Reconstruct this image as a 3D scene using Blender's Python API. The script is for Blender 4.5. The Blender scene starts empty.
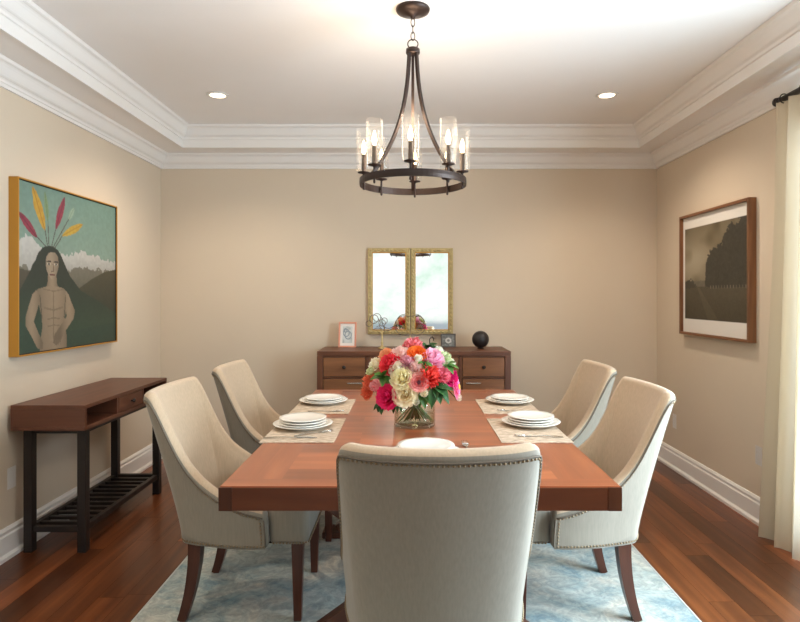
import bpy, bmesh, math, random
import numpy as np
from mathutils import Vector, Matrix, Quaternion
PI = math.pi
C = bpy.context.scene.collection
random.seed(7)

# ------------------------------------------------------------------ helpers
def link(o):
    C.objects.link(o); return o

def tag(o, label=None, cat=None, group=None, kind=None):
    if label: o['label'] = label
    if cat: o['category'] = cat
    if group: o['group'] = group
    if kind: o['kind'] = kind
    return o

def thing(name, label, cat, loc=(0, 0, 0), rz=0, group=None):
    o = link(bpy.data.objects.new(name, None))
    o.empty_display_size = .05
    o.location = loc; o.rotation_euler = (0, 0, rz)
    return tag(o, label, cat, group)

def dup(root, loc, rz, label=None, group=None):
    r = link(root.copy()); r.location = loc; r.rotation_euler = (0, 0, rz)
    if label: r['label'] = label
    if group: r['group'] = group
    for ch in list(root.children):
        c = link(ch.copy()); c.parent = r
        for g in list(ch.children):
            d = link(g.copy()); d.parent = c
    return r

class MB:
    """collects shapes for one mesh; every vertex carries grain coordinates and a tone"""
    def __init__(s):
        s.v = []; s.f = []; s.m = []; s.sm = []; s.w = []; s.t = []
    def add(s, vs, fs, mat=0, smooth=False, grain=1, tone=1.0, off=None, wuv=None):
        n = len(s.v)
        if off is None: off = (random.uniform(0, 40), random.uniform(0, 40))
        for i, p in enumerate(vs):
            s.v.append(tuple(p))
            if wuv is not None: s.w.append(wuv[i])
            else:
                o1, o2 = [k for k in range(3) if k != grain]
                s.w.append((p[grain] + off[0], p[o1] + p[o2] * .97 + off[1], 0))
            s.t.append(tone[i] if isinstance(tone, (list, tuple)) else tone)
        for k, f in enumerate(fs):
            s.f.append([n + i for i in f])
            s.m.append(mat[k] if isinstance(mat, (list, tuple)) else mat)
            s.sm.append(smooth)
        return s
    def box(s, c, d, bevel=0, mat=0, grain=None, tone=1.0, M=None, seg=2, taper=None, smooth=False):
        bm = bmesh.new(); bmesh.ops.create_cube(bm, size=1)
        bmesh.ops.scale(bm, vec=d, verts=bm.verts)
        if taper:
            for v in bm.verts:
                if v.co.z < 0: v.co.x *= taper; v.co.y *= taper
        if bevel: bmesh.ops.bevel(bm, geom=bm.edges[:], offset=bevel, segments=seg, affect='EDGES', profile=.5)
        T = Matrix.Translation(c)
        if M is not None: T = T @ (M.to_4x4() if len(M) == 3 else M)
        if grain is None: grain = max(range(3), key=lambda k: d[k])
        off = (random.uniform(0, 40), random.uniform(0, 40))
        o1, o2 = [k for k in range(3) if k != grain]
        wuv = [(v.co[grain] + off[0], v.co[o1] + v.co[o2] * .97 + off[1], 0) for v in bm.verts]
        bm.verts.index_update()
        s.add([T @ v.co for v in bm.verts], [[v.index for v in f.verts] for f in bm.faces], mat, smooth, 0, tone, wuv=wuv)
        bm.free(); return s
    def bx(s, x0, x1, y0, y1, z0, z1, bevel=0, **k):
        return s.box(((x0+x1)/2, (y0+y1)/2, (z0+z1)/2), (abs(x1-x0), abs(y1-y0), abs(z1-z0)), bevel, **k)
    def tube(s, pts, r, n=10, mat=0, caps=True, tone=1.0, closed=False, square=None, smooth=True, up=None, rot=0):
        P = [Vector(p) for p in pts]; L = len(P)
        rs = r if isinstance(r, (list, tuple)) else [r] * L
        tans = []
        for i in range(L):
            a = P[(i-1) % L] if (closed or i > 0) else P[0]
            b = P[(i+1) % L] if (closed or i < L-1) else P[-1]
            tans.append((b-a).normalized())
        ref = Vector(up) if up else (Vector((0, 0, 1)) if abs(tans[0].z) < .9 else Vector((1, 0, 0)))
        nrm = (ref - tans[0]*ref.dot(tans[0])).normalized()
        vs = []; wuv = []; l = 0
        if square: n = 4; smooth = False; rot = PI/4
        for i in range(L):
            t = tans[i]
            nrm = (nrm - t*nrm.dot(t)).normalized()
            bi = t.cross(nrm)
            if i: l += (P[i]-P[i-1]).length
            for k in range(n):
                a = 2*PI*k/n + rot
                q = rs[i] * (math.sqrt(2) if square else 1)
                vs.append(P[i] + (nrm*math.cos(a) + bi*math.sin(a))*q)
                wuv.append((l, k*.03, 0))
        fs = []
        for i in range(L if closed else L-1):
            j = (i+1) % L
            for k in range(n):
                k2 = (k+1) % n
                fs.append((i*n+k, i*n+k2, j*n+k2, j*n+k))
        if caps and not closed:
            fs.append(tuple(range(n-1, -1, -1))); fs.append(tuple(range((L-1)*n, L*n)))
        return s.add(vs, fs, mat, smooth, 0, tone, wuv=wuv)
    def lathe(s, prof, n=32, c=(0, 0, 0), mat=0, M=None, tone=1.0, smooth=True):
        vs = []; fs = []; L = len(prof); c = Vector(c)
        for r, z in prof:
            for k in range(n):
                a = 2*PI*k/n
                p = Vector((max(r, 1e-5)*math.cos(a), max(r, 1e-5)*math.sin(a), z))
                if M is not None: p = M @ p
                vs.append(p + c)
        for i in range(L-1):
            for k in range(n):
                k2 = (k+1) % n
                fs.append((i*n+k, i*n+k2, (i+1)*n+k2, (i+1)*n+k))
        return s.add(vs, fs, mat, smooth, 2, tone)
    def grid(s, nu, nv, fn, mat=0, smooth=True, tone=None, grain=1):
        vs = []; ts = []
        for i in range(nu+1):
            for j in range(nv+1):
                vs.append(fn(i/nu, j/nv)); ts.append(tone(i/nu, j/nv) if tone else 1.0)
        fs = [(i*(nv+1)+j, (i+1)*(nv+1)+j, (i+1)*(nv+1)+j+1, i*(nv+1)+j+1) for i in range(nu) for j in range(nv)]
        return s.add(vs, fs, mat, smooth, grain, ts)
    def sphere(s, c, r, n=12, m=8, mat=0, tone=1.0, sc=(1, 1, 1)):
        vs = []; c = Vector(c)
        for i in range(m+1):
            th = PI*i/m
            for k in range(n):
                ph = 2*PI*k/n
                vs.append(c + Vector((r*sc[0]*math.sin(th)*math.cos(ph), r*sc[1]*math.sin(th)*math.sin(ph), r*sc[2]*math.cos(th))))
        fs = [(i*n+k, (i+1)*n+k, (i+1)*n+(k+1) % n, i*n+(k+1) % n) for i in range(m) for k in range(n)]
        return s.add(vs, fs, mat, True, 2, tone)
    def build(s, name, mats, parent=None, kind=None, recalc=True, weld=False):
        me = bpy.data.meshes.new(name)
        me.from_pydata(s.v, [], s.f)
        a = me.attributes.new('wuv', 'FLOAT_VECTOR', 'POINT')
        a.data.foreach_set('vector', np.array(s.w, dtype=np.float32).ravel())
        a = me.attributes.new('tone', 'FLOAT', 'POINT')
        a.data.foreach_set('value', np.array(s.t, dtype=np.float32))
        for m in (mats if isinstance(mats, (list, tuple)) else [mats]): me.materials.append(m)
        me.polygons.foreach_set('material_index', s.m)
        me.polygons.foreach_set('use_smooth', s.sm)
        if recalc or weld:
            bm = bmesh.new(); bm.from_mesh(me)
            if weld: bmesh.ops.remove_doubles(bm, verts=bm.verts, dist=1e-5)
            if recalc: bmesh.ops.recalc_face_normals(bm, faces=bm.faces)
            bm.to_mesh(me); bm.free()
        me.update()
        o = link(bpy.data.objects.new(name, me))
        if parent: o.parent = parent
        if kind: o['kind'] = kind
        return o

def struct(name, mb, mats, **k):
    return mb.build(name, mats, kind='structure', **k)

# ------------------------------------------------------------------ materials
def lin(c):
    return tuple(((x/12.92) if x <= .04045 else ((x+.055)/1.055)**2.4) for x in (v/255 for v in c))
def rgba(c): return (*lin(c), 1)

def base_mat(name):
    m = bpy.data.materials.new(name); m.use_nodes = True
    nt = m.node_tree; b = nt.nodes['Principled BSDF']
    return m, nt, b
def N(nt, t, **k):
    n = nt.nodes.new(t)
    for a, v in k.items(): setattr(n, a, v)
    return n
def setin(n, **k):
    for a, v in k.items(): n.inputs[a.replace('_', ' ')].default_value = v

def plain(name, col, rough=.5, metal=0, bump=0, bscale=200, var=0, vscale=6, coat=0, sheen=0):
    m, nt, b = base_mat(name)
    b.inputs['Base Color'].default_value = rgba(col); b.inputs['Roughness'].default_value = rough
    b.inputs['Metallic'].default_value = metal
    b.inputs['Coat Weight'].default_value = coat
    b.inputs['Sheen Weight'].default_value = sheen
    tc = N(nt, 'ShaderNodeTexCoord')
    nz = N(nt, 'ShaderNodeTexNoise'); setin(nz, Scale=vscale, Detail=4.0)
    nt.links.new(tc.outputs['Object'], nz.inputs['Vector'])
    mx = N(nt, 'ShaderNodeMix', data_type='RGBA'); mx.blend_type = 'MULTIPLY'
    mx.inputs[0].default_value = 1
    mr = N(nt, 'ShaderNodeMapRange'); setin(mr, To_Min=1-max(var, .01), To_Max=1+max(var, .01)*.6)
    nt.links.new(nz.outputs['Fac'], mr.inputs['Value'])
    mx.inputs[6].default_value = rgba(col)
    nt.links.new(mr.outputs[0], mx.inputs[7])
    nt.links.new(mx.outputs[2], b.inputs['Base Color'])
    if bump:
        n2 = N(nt, 'ShaderNodeTexNoise'); setin(n2, Scale=bscale, Detail=2.0)
        nt.links.new(tc.outputs['Object'], n2.inputs['Vector'])
        bp = N(nt, 'ShaderNodeBump'); setin(bp, Strength=bump, Distance=.002)
        nt.links.new(n2.outputs['Fac'], bp.inputs['Height']); nt.links.new(bp.outputs[0], b.inputs['Normal'])
    return m

def wood(name, dark, mid, light, rough=.35, gx=2.2, gy=26, coat=.0, spec=.5):
    m, nt, b = base_mat(name)
    at = N(nt, 'ShaderNodeAttribute', attribute_name='wuv')
    mp = N(nt, 'ShaderNodeMapping'); mp.inputs['Scale'].default_value = (gx, gy, 1)
    nt.links.new(at.outputs['Vector'], mp.inputs['Vector'])
    nz = N(nt, 'ShaderNodeTexNoise'); setin(nz, Scale=1.0, Detail=4.0, Roughness=.5, Distortion=.35)
    nt.links.new(mp.outputs[0], nz.inputs['Vector'])
    cr = N(nt, 'ShaderNodeValToRGB'); e = cr.color_ramp.elements
    e[0].position = .2; e[0].color = rgba(dark); e[1].position = .82; e[1].color = rgba(light)
    k = e.new(.5); k.color = rgba(mid)
    nt.links.new(nz.outputs['Fac'], cr.inputs[0])
    tn = N(nt, 'ShaderNodeAttribute', attribute_name='tone')
    mx = N(nt, 'ShaderNodeMix', data_type='RGBA'); mx.blend_type = 'MULTIPLY'; mx.inputs[0].default_value = 1
    nt.links.new(cr.outputs[0], mx.inputs[6]); nt.links.new(tn.outputs['Fac'], mx.inputs[7])
    nt.links.new(mx.outputs[2], b.inputs['Base Color'])
    b.inputs['Roughness'].default_value = rough; b.inputs['Coat Weight'].default_value = coat
    b.inputs['Coat Roughness'].default_value = .29
    b.inputs['Specular IOR Level'].default_value = spec
    return m

def fabric(name, col, var=.08):
    m, nt, b = base_mat(name)
    tc = N(nt, 'ShaderNodeTexCoord')
    w1 = N(nt, 'ShaderNodeTexNoise'); setin(w1, Scale=1.0, Detail=3.0)
    mp = N(nt, 'ShaderNodeMapping'); mp.inputs['Scale'].default_value = (160, 160, 14)
    nt.links.new(tc.outputs['Object'], mp.inputs['Vector']); nt.links.new(mp.outputs[0], w1.inputs['Vector'])
    mr = N(nt, 'ShaderNodeMapRange'); setin(mr, From_Min=.3, From_Max=.7, To_Min=1-var, To_Max=1+var*.5)
    nt.links.new(w1.outputs['Fac'], mr.inputs['Value'])
    mx = N(nt, 'ShaderNodeMix', data_type='RGBA'); mx.blend_type = 'MULTIPLY'; mx.inputs[0].default_value = 1
    mx.inputs[6].default_value = rgba(col); nt.links.new(mr.outputs[0], mx.inputs[7])
    nt.links.new(mx.outputs[2], b.inputs['Base Color'])
    b.inputs['Roughness'].default_value = .85; b.inputs['Sheen Weight'].default_value = .25
    b.inputs['Specular IOR Level'].default_value = .2
    bp = N(nt, 'ShaderNodeBump'); setin(bp, Strength=.12, Distance=.001)
    nt.links.new(w1.outputs['Fac'], bp.inputs['Height']); nt.links.new(bp.outputs[0], b.inputs['Normal'])
    return m

def glassy(name, tint=(1, 1, 1), ior=1.45, gloss=1.0, haze=0):
    m = bpy.data.materials.new(name); m.use_nodes = True; nt = m.node_tree
    nt.nodes.clear()
    out = N(nt, 'ShaderNodeOutputMaterial'); mx = N(nt, 'ShaderNodeMixShader')
    tr = N(nt, 'ShaderNodeBsdfTransparent'); tr.inputs[0].default_value = (*tint, 1)
    gl = N(nt, 'ShaderNodeBsdfGlossy'); gl.inputs['Roughness'].default_value = .02
    fr = N(nt, 'ShaderNodeLayerWeight')
    pw = N(nt, 'ShaderNodeMath', operation='POWER'); pw.inputs[1].default_value = 3.5
    mt = N(nt, 'ShaderNodeMath', operation='MULTIPLY_ADD'); mt.inputs[1].default_value = gloss*.6; mt.inputs[2].default_value = .035*gloss
    nt.links.new(fr.outputs['Facing'], pw.inputs[0]); nt.links.new(pw.outputs[0], mt.inputs[0]); nt.links.new(mt.outputs[0], mx.inputs[0])
    nt.links.new(tr.outputs[0], mx.inputs[1]); nt.links.new(gl.outputs[0], mx.inputs[2])
    last = mx.outputs[0]
    if haze:
        hz = N(nt, 'ShaderNodeBsdfTranslucent'); hz.inputs[0].default_value = (.95, .93, .9, 1)
        m2 = N(nt, 'ShaderNodeMixShader'); m2.inputs[0].default_value = haze
        nt.links.new(last, m2.inputs[1]); nt.links.new(hz.outputs[0], m2.inputs[2]); last = m2.outputs[0]
    nt.links.new(last, out.inputs[0])
    return m

def emit(name, col, s):
    m, nt, b = base_mat(name)
    b.inputs['Base Color'].default_value = rgba(col)
    b.inputs['Emission Color'].default_value = rgba(col); b.inputs['Emission Strength'].default_value = s
    return m

def painted(name, rough=.6):
    m, nt, b = base_mat(name)
    at = N(nt, 'ShaderNodeAttribute', attribute_name='paint')
    nt.links.new(at.outputs['Color'], b.inputs['Base Color'])
    b.inputs['Roughness'].default_value = rough
    return m

def toned(name, a, bcol, rough=.6, transl=0):
    """blend of two colours along the tone attribute (petals, leaves)"""
    m, nt, b = base_mat(name)
    at = N(nt, 'ShaderNodeAttribute', attribute_name='tone')
    mx = N(nt, 'ShaderNodeMix', data_type='RGBA')
    mx.inputs[6].default_value = rgba(a); mx.inputs[7].default_value = rgba(bcol)
    nt.links.new(at.outputs['Fac'], mx.inputs[0]); nt.links.new(mx.outputs[2], b.inputs['Base Color'])
    b.inputs['Roughness'].default_value = rough
    b.inputs['Specular IOR Level'].default_value = .25
    if transl:
        tl = N(nt, 'ShaderNodeBsdfTranslucent'); nt.links.new(mx.outputs[2], tl.inputs[0])
        ms = N(nt, 'ShaderNodeMixShader'); ms.inputs[0].default_value = transl
        nt.links.new(b.outputs[0], ms.inputs[1]); nt.links.new(tl.outputs[0], ms.inputs[2])
        nt.links.new(ms.outputs[0], nt.nodes['Material Output'].inputs[0])
    return m

M_wall = plain('wall_paint', (214, 197, 175), .9, bump=.06, bscale=120, var=.03, vscale=3)
M_ceil = plain('ceiling_paint', (240, 235, 231), .9, var=.02)
M_trim = plain('white_trim_paint', (236, 231, 226), .45, var=.01)
M_floorwood = wood('floor_cherry', (78, 40, 20), (104, 56, 28), (138, 80, 42), .29, gx=1.3, gy=24)
M_table = wood('table_walnut', (124, 60, 30), (154, 80, 44), (182, 104, 60), .29, gx=1.4, gy=13, coat=.35)
M_tableleg = wood('table_base_wood', (58, 28, 16), (76, 38, 22), (94, 50, 28), .35)
M_side = wood('sideboard_walnut', (78, 44, 27), (96, 56, 35), (116, 70, 45), .42, gx=2.2, gy=24)
M_sideface = wood('sideboard_face', (104, 64, 37), (128, 82, 50), (150, 100, 63), .45, gx=2.2, gy=24)
M_console = wood('console_walnut', (80, 44, 29), (96, 55, 37), (112, 67, 46), .42, gx=2, gy=22)
M_dark = plain('dark_inside', (36, 20, 14), .7)
M_black = plain('dark_bronze_steel', (38, 30, 27), .45, .2)
M_iron = plain('oil_rubbed_bronze', (62, 48, 42), .4, .55, var=.1)
M_chleg = wood('chair_leg_wood', (56, 26, 16), (74, 36, 22), (92, 48, 30), .3)
M_fab = fabric('grey_linen', (145, 136, 122))
M_fab_warmlit = fabric('linen_warm_lit', (200, 176, 148))  # same linen on the inner faces, warm bounced light put into its colour
M_pipe = plain('dark_welt', (112, 100, 86), .8)
M_nail = plain('nail_brass', (150, 130, 104), .3, .9)
M_white = plain('white_porcelain', (240, 236, 228), .18, coat=.3)
M_silver = plain('silver', (205, 200, 192), .22, .9)
M_glass = glassy('clear_glass', (.985, .99, .985), 1.45, .5)
M_shade = glassy('shade_glass', (.985, .985, .98), 1.45, .45, .05)
M_vase = glassy('vase_glass', (.92, .955, .92), 1.5, 1.5)
M_water = glassy('water', (.94, .95, .90), 1.2, .6)
M_bulb = emit('bulb_glow', (255, 218, 168), 16)
M_can = emit('can_light_glow', (255, 236, 205), 7)
M_gold = plain('gold_leaf', (190, 140, 52), .38, .45, var=.12, vscale=20)
M_goldside = plain('gold_frame_side', (186, 130, 42), .45, .1, var=.08, vscale=8)
M_giltpale = plain('champagne_gilt', (196, 174, 122), .4, .35, var=.3, vscale=40)
M_walnutframe = wood('picture_frame_walnut', (96, 58, 32), (120, 76, 44), (142, 94, 56), .4)
M_paint = painted('artwork_paint', .55)
M_curtain = None

# ------------------------------------------------------------------ room
XL, XR, YB, YF = -2.08, 2.08, 5.03, -1.6
ZS, ZC = 2.53, 2.69            # soffit and tray ceiling
TX0, TX1, TY0, TY1 = -1.80, 1.83, -1.25, 4.75

# floor: one mesh of planks
mb = MB()
rnd = random.Random(3)
x = XL - .02
while x < XR:
    w = .118
    y = YF - rnd.uniform(0, 1.2)
    while y < YB:
        L = rnd.uniform(.55, 1.6)
        t = rnd.choice([.55, .65, .72, .8, .85, .95, 1.0, 1.1, 1.3, 1.7]) * rnd.uniform(.92, 1.08)
        x0, x1, y0, y1 = x + .0006, min(x + w, XR + .02) - .0006, max(y, YF - .05) + .0008, min(y + L, YB + .02) - .0008
        if y1 > y0 + .01 and x1 > x0 + .005:
            mb.add([(x0, y0, 0), (x1, y0, 0), (x1, y1, 0), (x0, y1, 0)], [(0, 1, 2, 3)], 0, False, 1, t)
        y += L
    x += w
mb.bx(XL-.1, XR+.1, YF-.1, YB+.1, -.06, -.0015, mat=1)
struct('floor', mb, [M_floorwood, M_dark], recalc=False)

# walls
struct('wall_back', MB().bx(XL-.12, XR+.12, YB, YB+.12, 0, 2.8), M_wall)
struct('wall_left', MB().bx(XL-.12, XL, YF-.1, YB, 0, 2.8), M_wall)
WY0, WY1, WZ1 = 1.1, 3.14, 2.25       # window opening in the right wall
mb = MB()
mb.bx(XR, XR+.12, WY1, YB, 0, 2.8); mb.bx(XR, XR+.12, YF-.1, WY0, 0, 2.8); mb.bx(XR, XR+.12, WY0, WY1, WZ1, 2.8); mb.bx(XR, XR+.12, WY0, WY1, 0, .08)
struct('wall_right', mb, M_wall)
FX0, FX1, FZ0, FZ1 = -1.15, 1.15, .5, 2.38
mb = MB()
mb.bx(XL, FX0, YF-.12, YF, 0, 2.8); mb.bx(FX1, XR, YF-.12, YF, 0, 2.8)
mb.bx(FX0, FX1, YF-.12, YF, 0, FZ0); mb.bx(FX0, FX1, YF-.12, YF, FZ1, 2.8)
struct('wall_front', mb, M_wall)

# ceiling with its soffit
mb = MB()
mb.bx(TX0-.02, TX1+.02, TY0-.02, TY1+.02, ZC, ZC+.08)
mb.bx(XL, TX0, YF, YB, ZS, ZC+.05); mb.bx(TX1, XR, YF, YB, ZS, ZC+.05)
mb.bx(TX0, TX1, TY1, YB, ZS, ZC+.05); mb.bx(TX0, TX1, YF, TY0, ZS, ZC+.05)
struct('ceiling', mb, M_ceil)

def moulding(prefix, rect, prof, names):
    """prof: (inset from the wall, z) points; four mitred runs around a rectangle"""
    x0, x1, y0, y1 = rect
    def corner(k, i):
        return [(x0+i, y0+i), (x1-i, y0+i), (x1-i, y1-i), (x0+i, y1-i)][k]
    for k, nm in enumerate(names):
        mb = MB(); vs = []
        for i, z in prof:
            a = corner(k, i); b = corner((k+1) % 4, i)
            vs += [(*a, z), (*b, z)]
        n = len(prof)
        fs = [(2*j, 2*j+1, 2*((j+1) % n)+1, 2*((j+1) % n)) for j in range(n)]
        fs += [tuple(2*j for j in range(n)), tuple(2*j+1 for j in range(n-1, -1, -1))]
        mb.add(vs, fs)
        struct(nm, mb, M_trim)
def ogee(i0, z0, i1, z1, n=8):
    return [(i0 + (i1-i0)*t, z0 + (z1-z0)*(t - .13*math.sin(2*PI*t))) for t in (k/n for k in range(n+1))]
wallcrown = [(0, 2.415), (.014, 2.415), (.016, 2.432), (.022, 2.436), (.024, 2.446)] + ogee(.03, 2.452, .086, 2.512) + [(.09, 2.516), (.094, 2.529), (0, 2.529)]
moulding('trim', (XL, XR, YF, YB), wallcrown, ['trim_1', 'trim_2', 'trim_3', 'trim_4'])
traycrown = [(-.004, 2.522), (.012, 2.522), (.014, 2.583), (.022, 2.586), (.024, 2.60)] + ogee(.03, 2.606, .078, 2.668) + [(.084, 2.672), (.088, 2.689), (-.004, 2.689)]
moulding('trim', (TX0, TX1, TY0, TY1), traycrown, ['trim_5', 'trim_6', 'trim_7', 'trim_8'])
def basep(): return [(0, 0), (.032, 0), (.032, .018), (.018, .03), (.018, .118), (.012, .126), (.014, .142), (.006, .156), (0, .158)]
def base_run(nm, a, b, nx, ny):
    mb = MB(); vs = []; P = basep()
    for i, z in P:
        vs += [(a[0]+nx*i, a[1]+ny*i, z), (b[0]+nx*i, b[1]+ny*i, z)]
    n = len(P)
    fs = [(2*j, 2*j+1, 2*((j+1) % n)+1, 2*((j+1) % n)) for j in range(n)] + [tuple(2*j for j in range(n)), tuple(2*j+1 for j in range(n-1, -1, -1))]
    mb.add(vs, fs); struct(nm, mb, M_trim)
base_run('baseboard_back', (XL, YB), (XR, YB), 0, -1)
base_run('baseboard_left', (XL, YF), (XL, YB), 1, 0)
base_run('baseboard_right', (XR, WY1+.03), (XR, YB), -1, 0)
base_run('baseboard_front', (XL, YF), (XR, YF), 0, 1)

# windows
def window(nm, axis, a0, a1, z0, z1, pos, thick, mull):
    mb = MB()
    def bar(p0, p1, q0, q1):
        if axis == 'y': mb.bx(pos-thick/2, pos+thick/2, p0, p1, q0, q1, .004)
        else: mb.bx(p0, p1, pos-thick/2, pos+thick/2, q0, q1, .004)
    f = .05
    bar(a0, a0+f, z0, z1); bar(a1-f, a1, z0, z1); bar(a0+f, a1-f, z0, z0+f); bar(a0+f, a1-f, z1-f, z1)
    for t in mull: bar(t-f/2, t+f/2, z0+f, z1-f)
    fr = struct(nm, mb, M_trim)
    mb = MB()
    if axis == 'y': mb.bx(pos-.003, pos+.003, a0+f, a1-f, z0+f, z1-f)
    else: mb.bx(a0+f, a1-f, pos-.003, pos+.003, z0+f, z1-f)
    mb.build('pane', M_glass, fr)
    return fr
window('window_1', 'y', WY0, WY1, 0.08, WZ1, XR+.06, .06, [2.1])
window('window_2', 'x', FX0, FX1, FZ0, FZ1, YF-.06, .06, [])

# ------------------------------------------------------------------ rug
def rug_mat():
    m, nt, b = base_mat('distressed_rug')
    tc = N(nt, 'ShaderNodeTexCoord')
    n1 = N(nt, 'ShaderNodeTexNoise'); setin(n1, Scale=3.2, Detail=6.0, Roughness=.65, Distortion=1.2)
    n2 = N(nt, 'ShaderNodeTexNoise'); setin(n2, Scale=14.0, Detail=5.0, Roughness=.7, Distortion=2.0)
    n3 = N(nt, 'ShaderNodeTexNoise'); setin(n3, Scale=220.0, Detail=2.0)
    for n in (n1, n2, n3): nt.links.new(tc.outputs['Object'], n.inputs['Vector'])
    r1 = N(nt, 'ShaderNodeValToRGB'); e = r1.color_ramp.elements
    e[0].position = .33; e[0].color = rgba((126, 152, 160)); e[1].position = .66; e[1].color = rgba((212, 204, 188))
    k = e.new(.47); k.color = rgba((178, 187, 182)); k = e.new(.56); k.color = rgba((198, 199, 190))
    nt.links.new(n1.outputs['Fac'], r1.inputs[0])
    r2 = N(nt, 'ShaderNodeValToRGB'); e = r2.color_ramp.elements
    e[0].position = .4; e[0].color = (.62, .62, .62, 1); e[1].position = .62; e[1].color = (1.12, 1.1, 1.06, 1)
    nt.links.new(n2.outputs['Fac'], r2.inputs[0])
    mx = N(nt, 'ShaderNodeMix', data_type='RGBA'); mx.blend_type = 'MULTIPLY'; mx.inputs[0].default_value = .8
    nt.links.new(r1.outputs[0], mx.inputs[6]); nt.links.new(r2.outputs[0], mx.inputs[7])
    nt.links.new(mx.outputs[2], b.inputs['Base Color'])
    b.inputs['Roughness'].default_value = .95; b.inputs['Sheen Weight'].default_value = .2
    bp = N(nt, 'ShaderNodeBump'); setin(bp, Strength=.4, Distance=.004)
    nt.links.new(n3.outputs['Fac'], bp.inputs['Height']); nt.links.new(bp.outputs[0], b.inputs['Normal'])
    return m
RZ = .010
M_rugedge = plain('rug_binding', (190, 190, 182), .95)
mb = MB().box((.03, 2.75, RZ/2), (2.34, 3.3, RZ), .003)
o = mb.build('area_rug', rug_mat())
tag(o, 'pale blue and beige distressed area rug under the dining table', 'rug')
mb = MB()
for sx in (-1, 1): mb.bx(.03+sx*1.17-.004, .03+sx*1.17+.004, 1.10, 4.40, .001, RZ+.0015, .001)
for yy in (1.10, 4.40): mb.bx(-1.14, 1.2, yy-.004, yy+.004, .001, RZ+.0015, .001)
mb.build('binding', M_rugedge, o)

# ------------------------------------------------------------------ dining table
TCX, TW, TY_0, TY_1, TZ = .035, 1.24, 1.86, 3.78, .76
table = thing('dining_table', 'long reddish walnut dining table with plank-patterned thick top on the rug', 'table', (TCX, 2.82, RZ))
hw = TW/2; y0, y1 = TY_0-2.82, TY_1-2.82; zt = TZ-RZ; zb = zt-.075
mb = MB(); rnd = random.Random(11)
def tp(x0, x1, ya, yb, grain, t, z0=zb+.012):
    mb.bx(x0, x1, ya, yb, z0, zt, 0, grain=grain, tone=t)
bw, eb = .175, .075
tp(-hw, hw, y0, y0+eb, 0, 1.05); tp(-hw, hw, y1-eb, y1, 0, 1.0)
for sx in (-1, 1):
    ya = y0+eb; k = 0
    for yb in (y0+.62, y0+1.2, y1-eb):
        for j in range(2):
            xa = -hw + j*bw/2 if sx < 0 else hw - (j+1)*bw/2
            tp(xa, xa+bw/2, ya, yb, 1, rnd.uniform(.84, 1.1))
        ya = yb
ya = y0+eb
while ya < y1-eb-.01:
    w = min(.11, y1-eb-ya)
    xs = [-hw+bw, rnd.uniform(-.25, .2), hw-bw]
    for q in range(2): tp(xs[q], xs[q+1], ya, ya+w, 0, rnd.choice([.84, .92, 1.0, 1.06, 1.14]))
    ya += w
mb.bx(-hw+.004, hw-.004, y0+.004, y1-.004, zb, zb+.014, tone=.7)
mb.build('tabletop', M_table, table)
# skirt boards of the thick edge, with darker corner blocks
mb = MB()
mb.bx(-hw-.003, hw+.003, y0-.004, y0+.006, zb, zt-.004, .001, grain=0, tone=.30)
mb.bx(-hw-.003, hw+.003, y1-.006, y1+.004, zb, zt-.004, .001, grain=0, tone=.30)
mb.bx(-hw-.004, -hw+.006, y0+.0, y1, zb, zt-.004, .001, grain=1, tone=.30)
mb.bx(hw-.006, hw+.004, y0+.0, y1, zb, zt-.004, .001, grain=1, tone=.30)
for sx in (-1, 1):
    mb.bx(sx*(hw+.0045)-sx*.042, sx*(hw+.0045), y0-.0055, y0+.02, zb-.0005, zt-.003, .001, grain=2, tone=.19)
mb.build('edge_band', M_table, table)
for yy in (-.55, .55):
    mb = MB()
    for s in (-1, 1):
        a = Vector((s*.44, yy+s*.03, .0)); b = Vector((-s*.44, yy+s*.03, zb-.05))
        mid = (a+b)/2; d = b-a; ang = math.atan2(d.x, d.z)
        mb.box(mid + Vector((0, 0, .02)), (.085, .058, d.length-.05), .004, grain=2, M=Matrix.Rotation(ang, 3, 'Y'))
    for s in (-1, 1): mb.bx(s*.44-.075, s*.44+.075, yy-.065, yy+.065, 0, .035, .006, grain=0)
    mb.bx(-.52, .52, yy-.06, yy+.06, zb-.055, zb, .004, grain=0)
    mb.build('leg', M_tableleg, table)
MB().bx(-.035, .035, -.56, .56, .31, .39, .005, grain=1).build('stretcher', M_tableleg, table)

# ------------------------------------------------------------------ upholstered chair
HX = .262
def plan(n=72):
    """outer plan curve of the wrap-around back, from one arm tip round the back to the other"""
    ctrl = [(-.290, .345), (-.292, .27), (-.284, .19), (-.266, .11), (-.247, .045), (-.222, -.004), (-.16, -.036), (-.08, -.053), (0, -.059)]
    ctrl = ctrl + [(-x, y) for x, y in reversed(ctrl[:-1])]
    P = [Vector((x, y, 0)) for x, y in ctrl]
    P = [2*P[0]-P[1]] + P + [2*P[-1]-P[-2]]
    out = []; S = len(P)-3
    for i in range(n+1):
        u = i/n*S; k = min(int(u), S-1); t = u-k
        p0, p1, p2, p3 = P[k:k+4]
        out.append(.5*((2*p1)+(-p0+p2)*t+(2*p0-5*p1+4*p2-p3)*t*t+(-p0+3*p1-3*p2+p3)*t**3))
    return out
def rake(z): return -.15*(max(0, z-.33)/.6)**1.15
def height(p):
    """top edge height for an unraked plan point"""
    T = [(.345, .455), (.27, .478), (.184, .525), (.108, .602), (.07, .68), (.05, .775), (.034, .886), (.02, .919), (-.002, .923), (-.03, .920), (-.06, .917)]
    y = p.y
    if y >= T[0][0]: return T[0][1]
    for (ya, za), (yb, zb_) in zip(T, T[1:]):
        if y >= yb:
            t = (ya-y)/(ya-yb); return za+(zb_-za)*t
    return T[-1][1]
PL = plan(); NP = len(PL)
NRM = []
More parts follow.
